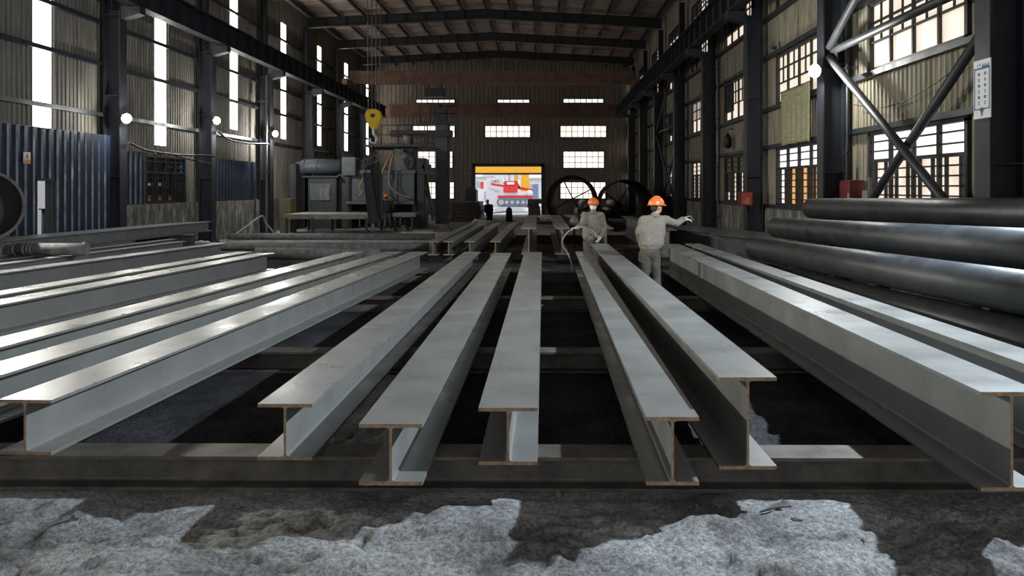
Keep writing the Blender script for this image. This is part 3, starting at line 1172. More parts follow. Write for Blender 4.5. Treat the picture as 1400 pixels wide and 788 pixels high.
# conduits
for (x, D, lab) in ((6.14, 16.12, 'thin dark conduit running up beside the second right column'), (6.14, 28.0, 'pale vertical conduit beside the fourth right column'), (6.14, 40.2, 'vertical conduit far along the right wall')):
    c = thing('conduit', lab, 'conduit', (x, D, 0), 0, 'vertical conduits on the right wall')
    MB().tube([(0, 0, 0.0), (0, 0, 6.4)], .035, 10).build('pipe', 'brace' if D < 20 else 'steel', c)
    for z in (.9, 2.6, 4.3, 6.0):
        MB().bb(-.05, .06, -.06, .06, z - .02, z + .02).build('clip', 'brace', c)
c = thing('conduit', 'vertical conduit on the left wall beside the third column', 'conduit', (CXL + .02, DL[5] - .45 + .0, 0))
c.location = (CXL - .05, 33.6, 0)
MB().tube([(0, 0, 0), (0, 0, 6.6)], .04, 10).build('pipe', 'steel_dark', c)
MB().bb(-.4, .05, -.05, .05, 2.5, 2.55).build('clip', 'brace', c)
MB().bb(-.4, .05, -.05, .05, 5.5, 5.55).build('clip', 'brace', c)

# ------------------------------------------------------------------ blue cladding on the left
def blue_panel(x, spans, label, kind_name='cladding_panel', stud=True, tags='blue cladding on the left wall'):
    mb = MB()
    for a, b, z0, z1 in spans:
        corr(mb, (x, a, 0), (0, 1, 0), (1, 0, 0), b - a, z0, z1, pitch=.30, dep=.035, ph=a)
    o = mb.build(kind_name, 'blue', fix=False)
    md = o.modifiers.new('t', 'SOLIDIFY')
    md.thickness = .012
    tag(o, label, 'cladding', tags)
    return o


blue_panel(-11.62, [(16.21, 18.48, 0, 3.31), (18.48, 19.1, 2.06, 3.31), (19.1, 21.69, 0, 3.31)], 'tall dark blue ribbed cladding with a doorway at the left edge')
fr = MB()
fr.bb(-11.63, -11.57, 18.44, 18.48, 0, 2.12).bb(-11.78, -11.55, 19.1, 19.16, 0, 2.12).bb(-11.63, -11.55, 18.44, 19.16, 2.06, 2.12)
tag(fr.build('door_2', 'machine_dark'), 'narrow doorway through the blue cladding', 'door frame', kind='structure')
g = MB()
g.cyl((-12.5, 20.25, 0), (-12.5, 20.25, 1.35), .07, n=16).cyl((-12.5, 20.25, 1.35), (-12.5, 20.25, 1.38), .13, n=16).cyl((-12.5, 20.25, 1.2), (-12.3, 20.25, 1.2), .04, n=10)
tag(g.build('gate_post', 'black', origin=(-12.5, 20.25, 0)), 'black post standing just outside the narrow doorway', 'post')
blue_panel(-12.02, [(22.5, 24.4, 1.415, 2.98)], 'small dark blue ribbed panel between column and barred window')
blue_panel(-12.02, [(28.6, 33.8, 1.415, 2.98)], 'dark blue ribbed panel past the second left column')

# outside the small door: pale brick wall
MBW = MB().bb(-16.2, -15.9, 15, 30, 0, 2.6)
tag(MBW.build('boundary_wall', 'out_white', origin=(-16, 22, 0)), 'pale outside wall seen through the narrow doorway', 'wall', kind='structure')

# warning sign
ws = thing('warning_sign', 'small white and orange warning sign on the blue cladding', 'sign', at(34, 216, 18.0) * 1.0)
ws.location = (-11.545, 18.06, 0)
zc = at(34, 216, 18.06).z
MB().bb(-.006, .006, -.12, .12, zc - .13, zc + .13).build('plate', 'sign_white', ws)
MB().bb(.006, .009, -.11, .11, zc - .125, zc - .035).build('caption_band', 'sign_orange', ws)
MB().prism([(-.085, zc - .02), (.085, zc - .02), (0, zc + .12)], (.006, 0, 0), (0, 1, 0), (0, 0, 1), (.003, 0, 0)).build('triangle', 'yellow', ws)
mb = MB().bb(.009, .012, -.012, .012, zc + .02, zc + .08).bb(.009, .012, -.012, .012, zc - .008, zc + .008)
mb.build('exclamation_mark', 'sign_ink', ws)

# column sign with two rows of marks
sg = thing('column_sign', 'tall white sign with blue border on the nearest right column', 'sign', (CXR - .012, DR[2] - .03, 0))
zt, zb = 3.56, 2.80
MB().bb(-.006, .006, -.2, .2, zb, zt).build('plate', 'sign_white', sg)
bl = MB()
for y0, y1, z0, z1 in ((-.18, -.165, zb + .12, zt - .1), (.165, .18, zb + .12, zt - .1), (-.18, .18, zb + .115, zb + .13), (-.18, .18, zt - .125, zt - .1)):
    bl.bb(-.010, -.006, y0, y1, z0, z1)
for i, y in enumerate((-.15, -.115, -.085, -.05, -.02)):
    bl.prism([(y - .016, zt - .105), (y + .018, zt - .105), (y + .002, zt - .05 - .015 * (i % 2))], (-.010, 0, 0), (0, 1, 0), (0, 0, 1), (.004, 0, 0))
bl.bb(-.010, -.006, .045, .055, zt - .075, zt - .045).bb(-.010, -.006, .1, .11, zt - .08, zt - .055).bb(-.010, -.006, .035, .065, zt - .064, zt - .058)
bl.build('blue_border', 'sign_blue', sg)
ink = MB()
rnd = random.Random(3)
for cy in (-.075, .07):
    for k in range(6):
        z = zt - .185 - k * .075
        ink = MB()
        ink.bb(-.009, -.006, cy - .022, cy + .022, z + .012, z + .018)
        ink.bb(-.009, -.006, cy - .004, cy + .004, z - .022, z + .022)
        if k % 2:
            ink.bb(-.009, -.006, cy - .024, cy + .024, z - .02, z - .014)
        else:
            ink.bb(-.009, -.006, cy - .024, cy - .017, z - .02, z + .012).bb(-.009, -.006, cy + .017, cy + .024, z - .02, z + .012)
        if k % 3 == 1:
            ink.bb(-.009, -.006, cy - .018, cy + .018, z - .005, z + .001)
        ink.build('character', 'sign_ink', sg)
gr = MB()
for a in range(-2, 3):
    gr.bar((-.008, 0, zb + .06), (-.008, a * .028, zb + .15 - abs(a) * .012), .004, .012)
gr.bb(-.010, -.006, -.012, .012, zb + .03, zb + .07)
gr.build('plant_emblem', 'sign_green', sg)

# red boxes
rb = thing('red_box', 'red extinguisher box with a patchy label on the third right column', 'box', (CXR - .06, DR[4] - .36, 0))
MB().cbox(-.20, .16, -.16, .16, 1.40, 1.80, .012).build('body', 'red_dark', rb)
MB().bb(-.17, .13, -.172, -.16, 1.43, 1.77).build('door', 'red_dull', rb)
mb = MB().prism([(-.1, 1.47), (.06, 1.47), (.02, 1.55), (.03, 1.66), (-.04, 1.60)], (0, -.176, 0), (1, 0, 0), (0, 0, 1), (0, .004, 0))
mb.build('label_patch', 'rust_edge', rb)
rc = thing('red_cabinet', 'dark red hose cabinet low on the wall behind the second right column', 'cabinet', (XR - .28, 15.75, 0))
MB().cbox(-.14, .14, -.3, .28, 1.45, 2.05, .015).build('body', 'red_dark', rc)
MB().bb(-.155, -.14, -.28, .26, 1.48, 2.02).build('door', 'red_dark', rc)
MB().bb(-.17, -.155, -.24, -.2, 1.7, 1.8).build('handle', 'chrome', rc)
gb = thing('switch_box', 'small grey switch box beside the dark red cabinet', 'switch box', (XR - .2, 15.1, 0))
MB().cbox(-.1, .08, -.14, .14, 1.5, 1.85, .012).build('body', 'steel', gb)
MB().bb(-.03, .03, -.02, .02, 1.85, 2.1).build('conduit_stub', 'steel_dark', gb)

# straw mat over the window
def mat_sheet():
    a, b = 17.9, 20.9
    root = thing('straw_mat', 'yellowish straw mat hung over the right wall between window rows', 'mat', (0, 0, 0))
    D0, D1 = 18.35, 20.55
    z0, z1 = 2.98, 4.32
    n, m = 28, 18
    vs = []
    for i in range(n + 1):
        for j in range(m + 1):
            y = D0 + (D1 - D0) * i / n
            z = z0 + (z1 - z0) * j / m
            x = XR - .24 - .025 * math.sin(i * 1.3) * (1 - j / m) - .015 * noise.noise(Vector((y * 3, z * 3, 0)))
            if i == n // 2:
                x += .02
            vs.append((x, y, z + .03 * noise.noise(Vector((y * 2, 0, j * .1)))))
    fs = [(i * (m + 1) + j, (i + 1) * (m + 1) + j, (i + 1) * (m + 1) + j + 1, i * (m + 1) + j + 1) for i in range(n) for j in range(m)]
    o = MB().add(vs, fs, 0, True).build('sheet', 'mat_cloth', root, fix=False)
    md = o.modifiers.new('t', 'SOLIDIFY')
    md.thickness = .02
    MB().tube([(XR - .22, D0 - .1, z1 + .02), (XR - .22, D1 + .1, z1 + .02)], .02, 8).build('hanging_rod', 'frame', root)


mat_sheet()
# unlit floodlight above the mat, lantern on far right wall
fd = thing('unlit_floodlight', 'unlit floodlight on the girt above the straw mat', 'lamp', (XR - .2, 21.3, 5.56))
MB().cbox(-.16, .0, -.07, .07, .07, .21, .012).build('housing', 'dusty_pipe', fd)
MB().bb(-.06, .06, -.03, .03, 0, .1).build('bracket', 'frame', fd)
ln = thing('wall_lantern', 'black lantern hanging on the right wall between third and fourth columns', 'lantern', (XR - .25, 26.4, 3.2))
MB().tube([(0, 0, 0), (0, 0, .06), (0, 0, .34), (0, 0, .42), (0, 0, .5)], [.06, .13, .13, .08, .02], 12).build('body', 'black', ln)
MB().tube([(0, 0, .5), (.0, 0, .62), (.2, 0, .64)], .015, 8).build('hook', 'black', ln)

# cables on left wall
def cable(pts, r, label, m='black'):
    P = [Vector(p) for p in pts]
    path = []
    for i in range(len(P) - 1):
        p0, p1, p2, p3 = P[max(i - 1, 0)], P[i], P[i + 1], P[min(i + 2, len(P) - 1)]
        for k in range(8):
            t = k / 8
            path.append(.5 * ((2 * p1) + (p2 - p0) * t + (2 * p0 - 5 * p1 + 4 * p2 - p3) * t * t + (3 * p1 - p0 - 3 * p2 + p3) * t ** 3))
    path.append(P[-1])
    return path


def cable_obj(pts, r, label, m='black', name='cable_line'):  # wall cables, a thin wire and a loose hose, each a plain tube
    o = MB().tube(cable(pts, r, label), r, 8).build(name, m, origin=pts[0])
    tag(o, label, 'cable')
    return o


X = CXL - .1
cable_obj([(CXL + .08, 22.15, 3.15), (X, 23.5, 3.0), (X, 25.4, 2.95), (X, 27.2, 3.0), (CXL + .08, 27.9, 3.0)], .035, 'thick black cable sagging between the first two left columns')
cable_obj([(-11.8, 24.5, 2.92), (-11.8, 25.4, 3.0), (-11.8, 26.4, 2.9), (CXL + .08, 27.7, 2.7)], .03, 'black cable drooping along the top of the barred window')
cable_obj([(CXL + .08, 28.2, 3.9), (X, 29.6, 3.7), (X, 31.4, 3.65), (CXL + .1, 33.4, 3.72)], .04, 'black cable run between second and third left columns')
cable_obj([(XR - .2, 15.95, 3.55), (XR - .2, 14.4, 3.35), (XR - .2, 12.8, 3.5), (XR - .2, 10.7, 4.0)], .008, 'thin wire drooping across the sheet wall behind the bracing')
cable_obj([(-11.3, 29.0, .02), (-11.0, 30.2, .5), (-10.9, 31.4, .8), (-11.1, 32.4, .5), (-11.0, 33.2, .02)], .03, 'loose hose looped on the ground under the far blue panel', 'hose_grey')

# ------------------------------------------------------------------ machine, conveyors, boom column
def bx(x0, x1, y0, y1, D, d=1.0):
    a, b = at(x0, y1, D), at(x1, y0, D)
    return a.x, b.x, D, D + d, a.z, b.z


DM = 38.0
mc = thing('blasting_machine', 'large blue grey blast machine with ducts and hoses behind the roller table', 'machine', (0, 0, 0))
x0, x1, y0, y1, z0, z1 = bx(478, 567, 235, 275, DM, 3.0)
mb = MB().cbox(x0, x1, y0, y1, z0, z1, .03)
mb.build('cabinet', 'machine', mc)
mb = MB()
for xa in (478, 521, 542, 565):
    q = at(xa, 255, DM).x
    mb.bb(q - .04, q + .04, DM - .06, DM, z0, z1)
mb.bb(x0 - .03, x1 + .03, DM - .1, DM, z1 - .1, z1 + .08)
mb.build('cabinet_rib', 'machine', mc)
mb = MB().bb(x0 - .1, x1 + .05, DM - .5, DM + .2, z0 - .14, z0)
mb.build('shelf', 'steel_old', mc)
for xa in (478, 520, 567):
    q = at(xa, 255, DM).x
    MB().bb(q - .1, q + .1, DM - .1, DM + .2, -.03, z0 - .1).build('leg', 'machine_dark', mc)
MB().bb(x0, x1, DM + 2.2, DM + 2.4, -.03, z0).build('rear_support', 'machine_dark', mc)
# duct
p0, p1 = at(416, 228, DM), at(467, 228, DM)
mb = MB().tube([at(404, 236, DM) + Vector((0, .2, 0)), at(409, 231, DM), at(418, 228, DM), p1], [.3, .35, .36, .36], 28)
for xa in (417, 434):
    q = at(xa, 228, DM)
    mb.cyl(q, q + Vector((.06, 0, 0)), .39, n=28)
mb.build('duct', 'machine', mc)
x0, x1, y0, y1, z0, z1 = bx(467, 486, 215, 240, DM - .4, 1.0)
MB().cbox(x0, x1, y0, y1, z0, z1, .03).build('filter_box', 'machine', mc)
x0, x1, y0, y1, z0, z1 = bx(486, 497, 218, 238, DM, 1.0)
MB().cbox(x0, x1, y0, y1, z0, z1, .03).build('motor', 'machine_dark', mc)
# control booth
x0, x1, y0, y1, z0, z1 = bx(421, 460, 243, 288, DM - .6, 2.0)
MB().cbox(x0, x1, y0, y1, -.03, z1, .03).bb(x0 - .25, x1 + .1, y0 - .1, y1, z1, z1 + .08).build('booth', 'machine_dark', mc)
x0, x1, y0, y1, z0, z1 = bx(424, 452, 251, 274, DM - .62, .02)
MB().bb(x0, x1, y0 - .02, y1, z0, z1).build('booth_pane', 'machine', mc)
x0, x1, y0, y1, z0, z1 = bx(437, 450, 257, 274, DM - .68, .03)
MB().bb(x0, x1, y0, y1, z0, z1).build('booth_sheet', 'dusty_pipe', mc)
x0, x1, y0, y1, z0, z1 = bx(376, 404, 224, 272, DM - 1, 1.5)
MB().cbox(max(x0, -11.6), x1, y0, y1, -.03, z1, .05).build('side_cabinet', 'machine_dark', mc)
x0, x1, y0, y1, z0, z1 = bx(461, 478, 238, 290, DM - .2, 2)
MB().cbox(x0, x1, y0, y1, -.03, z1, .05).build('dark_hopper', 'machine_dark', mc)
# top housing, blower, platform
x0, x1, y0, y1, z0, z1 = bx(513, 565, 200, 236, DM + .9, 1.6)
MB().cbox(x0 + .9, x1, y0, y1, z0, z1, .04).build('upper_housing', 'machine', mc)
c = at(554, 222, DM + .4)
mb = MB()
mb.tube([c + Vector((0, -.02, 0)), c + Vector((0, 0, 0)), c + Vector((0, .5, 0)), c + Vector((0, .52, 0))], [.3, .46, .46, .3], 32)
mb.cyl(c + Vector((0, -.1, 0)), c, .2, n=24).cyl(c + Vector((0, -.16, 0)), c, .07, n=12)
mb.bb(c.x - .5, c.x - .1, c.y, c.y + .5, c.z + .1, c.z + .62)
mb.bb(c.x + .12, c.x + .22, c.y, c.y + .3, c.z - .62, c.z - .3)
mb.build('blower', 'dusty_pipe', mc)
x0, x1, y0, y1, z0, z1 = bx(500, 592, 198, 201, DM, 3.2)
MB().bb(x0, x1, y0 - .2, y1, z0, z1).build('platform', 'machine_dark', mc)
mb = MB()
zz = at(0, 199, DM).z
for xa in (505, 522, 545, 565, 585):
    q = at(xa, 199, DM)
    mb.tube([(q.x, DM - .15, zz), (q.x, DM - .15, zz + .95)], .025, 8)
for dz in (.5, .95):
    mb.tube([(at(505, 0, DM).x, DM - .15, zz + dz), (at(585, 0, DM).x, DM - .15, zz + dz)], .022, 8)
mb.build('railing', 'black', mc)
x0, x1, y0, y1, z0, z1 = bx(570, 581, 216, 302, DM, 1.2)
MB().cbox(x0, x1, y0, y1, -.03, z1, .04).build('elevator_leg', 'machine_dark', mc)
x0, x1, y0, y1, z0, z1 = bx(576, 587, 224, 232, DM, .8)
MB().cbox(x0, x1, y0, y1, z0, z1, .04).build('drive_head', 'machine_dark', mc)
for pts in ([(537, 207), (529, 222), (523, 236), (520, 252), (524, 263), (536, 272)], [(538, 208), (535, 222), (532, 240), (534, 255), (545, 265), (562, 271)], [(500, 239), (494, 250), (492, 258), (496, 262), (490, 270)]):
    o = MB().tube(cable([at(a, b, DM - .45 + .25 * (i in (0,))) for i, (a, b) in enumerate(pts)], 0, ''), .055, 10).build('hose', 'hose', mc)
# lean to frame struts at right of the machine
mb = MB()
mb.bar(at(582, 236, DM + .3), at(592, 302, DM + .3), .12, .12).bar(at(578, 250, DM + .3), at(596, 300, DM + .3), .08, .08).bar(at(571, 236, DM - .1), at(590, 238, DM - .1), .1, .1)
mb.build('strut', 'machine_dark', mc)

# small hopper on the platform
bk = thing('bucket', 'pale bucket standing on the machine platform', 'bucket', at(558, 199, DM + .6))
bk.location.z = at(0, 198, DM).z + .01
MB().tube([(0, 0, 0), (0, 0, .5)], [.17, .24], 20).build('body', 'dusty_pipe', bk)
MB().tube(cable([(-.24, 0, .5), (0, 0, .72), (.24, 0, .5)], 0, ''), .012, 6).build('bail', 'black', bk)

# crate by the left
ct = MB()
x0, x1, y0, y1, z0, z1 = bx(367, 397, 272, 301, 34.1, .85)
x0 = max(x0, -11.08)
ct.cbox(x0, x1, y0, y1, -.03, z1, .01)
for k in range(7):
    q = x0 + (x1 - x0) * (k + .5) / 7
    ct.bb(q - (x1 - x0) / 7 * .45, q + (x1 - x0) / 7 * .45, y0 - .03, y0 - .002, 0, z1)
tag(ct.build('wooden_crate', 'crate', origin=(x0, y0, 0)), 'old boarded crate between third left column and blast machine', 'crate')

# roller table
def roller_table(x0p, x1p, D0, D1, label, n, top):
    xa, xb = (x0p - VX) * D0 / F, (x1p - VX) * D0 / F
    root = thing('roller_table', label, 'roller table', (0, 0, 0), 0, 'roller tables of the blast machine')
    MB().bb(xa, xb, D0, D0 + .08, top - .2, top - .02).bb(xa, xb, D1 - .08, D1, top - .2, top - .02).build('side_rail', 'steel_dark', root)
    for i in range(n):
        x = xa + (xb - xa) * (i + .5) / n
        MB().cyl((x, D0 + .04, top - .05), (x, D1 - .04, top - .05), (xb - xa) / n * .42, n=14).build('roller', 'cream', root)
    for x in (xa + .1, (xa * 2 + xb) / 3, xb - .15):
        for d in (D0 + .04, D1 - .04):
            MB().bb(x - .05, x + .05, d - .05, d + .05, -.03, top - .15).build('leg', 'machine_dark', root)


roller_table(388, 506, 33.0, 36.2, 'pale dusty roller table in front of the blast machine', 26, .82)
roller_table(537, 568, 36.3, 37.6, 'short ridged roller table beside the far helmeted worker', 11, .78)

# boom column with platform
DB = 43.0
bc = thing('boom_column', 'tall dark column with a railed platform and horizontal boom', 'boom column', (0, 0, 0))
x0, x1, y0, y1, z0, z1 = bx(595, 612, 170, 300, DB, .7)
MB().cbox(x0, x1, y0, y1, -.03, z1, .03).build('column', 'machine', bc)
MB().bb(x1, x1 + .1, y0 + .2, y0 + .3, 0, z1).build('ladder_rail', 'steel_dark', bc)
a, b = at(575, 170, DB), at(627, 167, DB)
MB().bb(a.x, b.x, DB - .5, DB + 1.1, a.z, b.z).build('platform', 'machine_dark', bc)
mb = MB()
for xa in (576, 590, 613, 626):
    q = at(xa, 168, DB)
    mb.tube([(q.x, DB - .45, q.z), (q.x, DB - .45, q.z + .85)], .022, 8)
for dz in (.45, .85):
    q0, q1 = at(576, 168, DB), at(626, 168, DB)
    mb.tube([(q0.x, DB - .45, q0.z + dz), (q1.x, DB - .45, q1.z + dz)], .02, 8)
mb.build('railing', 'black', bc)
x0, x1, y0, y1, z0, z1 = bx(592, 611, 148, 167, DB, .9)
MB().cbox(x0, x1, y0, y1, z0, z1, .05).cyl((x0 + .3, DB + .4, z1), (x0 + .3, DB + .4, z1 + .25), .12).build('winch_head', 'machine_dark', bc)
x0, x1, y0, y1, z0, z1 = bx(533, 618, 178, 187, DB - .4, .5)
MB().cbox(x0, x1, y0, y1, z0, z1, .03).build('boom', 'machine_dark', bc)
x0, x1, y0, y1, z0, z1 = bx(552, 562, 171, 178, DB - .4, .5)
MB().cbox(x0, x1, y0, y1, z0, z1, .03).build('boom_drive', 'machine', bc)

# ------------------------------------------------------------------ hook block with ropes
DH = 25.0
hk = thing('crane_hook', 'yellow crane hook block hanging on wire ropes', 'crane hook', at(511, 163, DH))
prof = [(-.24, .12), (-.20, .25), (-.08, .30), (.10, .30), (.20, .24), (.25, .10), (.20, -.08), (.12, -.22), (.06, -.30), (-.06, -.30), (-.12, -.2), (-.2, -.08)]
mb = MB().prism(prof, (0, -.16, 0), (1, 0, 0), (0, 0, 1), (0, .05, 0)).prism(prof, (0, .11, 0), (1, 0, 0), (0, 0, 1), (0, .05, 0))
mb.build('side_plate', 'yellow', hk)
mb = MB().cyl((0, -.1, .1), (0, .1, .1), .19, n=28)
mb.build('sheave', 'black', hk)
MB().cyl((0, -.19, .1), (0, .19, .1), .06, n=16).build('axle', 'black', hk)
mb = MB()
mb.tube(cable([(0, 0, -.25), (0, 0, -.45), (.09, 0, -.6), (.04, 0, -.74), (-.09, 0, -.72), (-.13, 0, -.6)], 0, ''), .042, 12)
mb.build('hook', 'lamp_body', hk)
mb = MB()
for dx in (-.16, -.05, .06, .17):
    MB().tube([(dx, 0, .2), (dx * 1.35, 0, 5.1)], .014, 6).build('rope', 'rope', hk)
MB().bb(-.45, .45, -.35, .35, 4.95, 5.3).build('trolley', 'black', hk)
cb = thing('overhead_crane', 'overhead crane bridge carrying the yellow hook', 'crane', (0, 0, 0))
MB().cbox(CXL + .35, CXR - .35, DH - .2, DH + .2, at(0, 163, DH).z + 5.3, at(0, 163, DH).z + 5.9, .02).build('bridge_girder', 'rust_beam', cb)
# hanging plates below
hp = thing('hanging_girder', 'pair of black girders hanging upright from the hook by slings', 'lifted load', (0, 0, 0))
for k, pts in enumerate(([(497, 236), (507, 236), (517, 304), (505, 306)], [(509, 225), (519, 225), (521, 300), (512, 302)])):
    D = DH + .05 - .22 * (k == 0)
    P = [at(a, b, D) for a, b in pts]
    mb = MB()
    mb.add(P + [p + Vector((0, .2, 0)) for p in P], [(0, 1, 2, 3), (7, 6, 5, 4), (0, 4, 5, 1), (1, 5, 6, 2), (2, 6, 7, 3), (3, 7, 4, 0)])
    for s in (0, 1):
        e0, e1 = (P[0], P[3]) if s == 0 else (P[1], P[2])
        mb.bar(e0 + Vector((0, .1, 0)), e1 + Vector((0, .1, 0)), .03, .3)
    mb.build('girder', 'black', hp)
mb = MB()
top = at(511, 163, DH) + Vector((-.03, 0, -.80))
for q in (at(499, 238, DH - .1), at(507, 238, DH - .1), at(511, 226, DH + .1), at(518, 226, DH + .1)):
    mb.tube([top, (top + q) / 2 + Vector((.02, 0, 0)), q], .018, 6)
mb.build('sling', 'black', hp)
q = at(507, 222, DH)
MB().ring(q + Vector((-.12, -.05, 0)), q + Vector((-.12, .05, 0)), .14, .09, 20).ring(q + Vector((.12, -.05, .1)), q + Vector((.12, .05, .1)), .14, .09, 20).build('shackle', 'steel_old', hp)
q = at(511, 306, DH)
MB().tube([q + Vector((-.05, 0, .2)), q + Vector((-.02, 0, -.25))], .05, 8).build('tail_clamp', 'steel_dark', hp)

# ------------------------------------------------------------------ stacks near the gate
def plate_stack(x0p, x1p, ytop, D, depth, n, label):
    xa, xb = (x0p - VX) * D / F, (x1p - VX) * D / F
    zt = CAMZ - (ytop - VY) * D / F
    rnd = random.Random(int(x0p))
    g = 'plates of the stack at pixel'
    for i in range(n):
        z0, z1 = zt * i / n, zt * (i + 1) / n - .02
        a, b = xa + rnd.uniform(0, .25), xb - rnd.uniform(0, .25)
        y = D + rnd.uniform(-.15, .15)
        mb = MB().bb(a, b, y, y + depth, z0 if i else -.02, z1)
        for q in (0.2, .8):
            mb.bb(a + (b - a) * q - .06, a + (b - a) * q + .06, y + .1, y + depth - .1, z1, z1 + .02)
        o = mb.build('steel_plate_pack', 'steel_old', origin=(a, y, max(0, z0)))
        tag(o, '%s, %s from the floor' % (label, ORD[i]), 'plate pack', label + 's')


plate_stack(613, 660, 276, 45.0, 3.0, 5, 'dark plate pack left of the gate')
plate_stack(718, 741, 273, 42.5, 4.0, 6, 'dark plate pack right of the gate')
bc2 = MB().cbox(at(636, 0, 49).x, at(651, 0, 49).x, 49, 50.5, -.02, at(0, 259, 49).z, .05)
bc2.cbox(at(638, 0, 49).x, at(649, 0, 49).x, 49.2, 50.2, at(0, 259, 49).z, at(0, 256, 49).z, .03)
tag(bc2.build('machine_cabinet', 'machine_dark', origin=(at(643, 0, 49).x, 49, 0)), 'dark cabinet standing left of the gate behind plate packs', 'cabinet')
# pipes behind shells
HEAPS = []
for g, x0 in (('left heap', 2.55), ('right heap', 4.48)):
    for row, n in ((0, 3 if x0 < 3 else 2), (1, 2 if x0 < 3 else 1)):
        for k in range(n):
            HEAPS.append((x0 + .61 * k + .305 * row, 50.2, .27 + .53 * row, g + (' bottom row' if row == 0 else ' top row')))
for x, D, z, g in HEAPS:
    pipe('steel_pipe', (x, D, z), (x, D + 6, z), .29, 'dark pipe piled behind the big tube shells, ' + g, g, 'steel_old', .03, 20)
# low plates on the floor by the far row
for i, (x0, x1, yb, D, lab) in enumerate(((604, 640, 311, 37, 'low dark plates on the floor before the boom column'), (592, 616, 314, 35, 'flat dark plate on the floor beside the boom column plates'), (541, 556, 309, 35.2, 'small dark block on the floor beside the far worker'))):
    xa, xb = XF(x0, D), XF(x1, D)
    mb = MB().cbox(xa, xb, D, D + .8, -.02, .12, .01).cbox(xa + .2, xb - .1, D + .1, D + .7, .12, .24, .01)
    tag(mb.build('scrap_plates', 'steel_old', origin=(xa, D, 0)), lab, 'scrap plates')
# coil of pale hose near far row end
q = at(655, 312, 33)
mb = MB()
for k in range(4):
    c0 = Vector((q.x + .12 * k, 33 + .1 * k, .18))
    P = [c0 + Vector((.55 * math.cos(a), .3 * math.sin(a), .22 * math.cos(a * 1.0 + k) + .1 + .03 * k)) for a in [2 * PI * j / 24 for j in range(23)]]
    mb.tube(P, .035, 8)
tag(mb.build('hose_coil', 'hose_grey', origin=(q.x, 33, 0)), 'tangled pale hose lying behind the far row girders', 'hose')
# bollard before the gate
q = at(696, 300, 46)
mb = MB().tube([(q.x, 46, -.02), (q.x, 46, .55), (q.x, 46, .7), (q.x, 46, .8)], [.2, .18, .16, .05], 16)
mb.bar((q.x, 46, .55), (q.x - 1.1, 46, .45), .06, .06)
tag(mb.build('vise_stand', 'black', origin=(q.x, 46, 0)), 'short black stand with a side arm before the gate', 'stand')
# rag
q = at(267, 313, 26.5)
mb = MB()
for k in range(5):
    mb.ell((q.x - .3 + .16 * k, 26.6, .05 + .03 * (k % 2)), (.13, .14, .06), (0, .2 * k, .5 * k), 10, 6)
o = mb.build('rag_heap', 'sign_white', origin=(q.x, 26.6, 0))
tag(o, 'pale rag heap on the ground near the end of the left bundle', 'rags')

# ------------------------------------------------------------------ people
def finger_chain(mb, base, d, up, L, r, curl):
    p = Vector(base)
    d = Vector(d).normalized()
    up = Vector(up)
    for k, f in enumerate((.45, .32, .23)):
        q = p + d * L * f
        mb.capsule(p, q, r * (1 - .1 * k), r * (.92 - .1 * k), 8)
        p = q
        ax = d.cross(up).normalized()
        d = (Matrix.Rotation(-curl, 3, ax) @ d).normalized()


def hand(parent, wrist, d, palm_n, side, curl=.5, mat_='glove', name='glove'):
    """d = direction of the fingers, palm_n = palm normal (towards which fingers curl), side = thumb direction"""
    d, n, t = Vector(d).normalized(), Vector(palm_n).normalized(), Vector(side).normalized()
    w = Vector(wrist)
    mb = MB()
    mb.capsule(w - d * .04, w + d * .02, .034, .036, 10)
    for k in range(4):
        s = t * (.03 - .02 * k)
        mb.capsule(w + d * .02 + s * .7, w + d * (.085 - .005 * k) + s, .018, .014, 8)
    mb.ell(w + d * .05, (.03, .03, .03), None, 10, 8)
    for k, L in enumerate((.075, .085, .078, .06)):
        s = t * (.032 - .021 * k)
        finger_chain(mb, w + d * (.09 - .005 * abs(k - 1)) + s, d + t * (.08 - .06 * k), -n, L, .0135, curl)
    finger_chain(mb, w + d * .03 + t * .034, d * .6 + t * .75 + n * .25, -n, .075, .015, curl * .5)
    o = mb.build(name, mat_, parent)
    return smooth_by_remesh(o, .0065, 2)


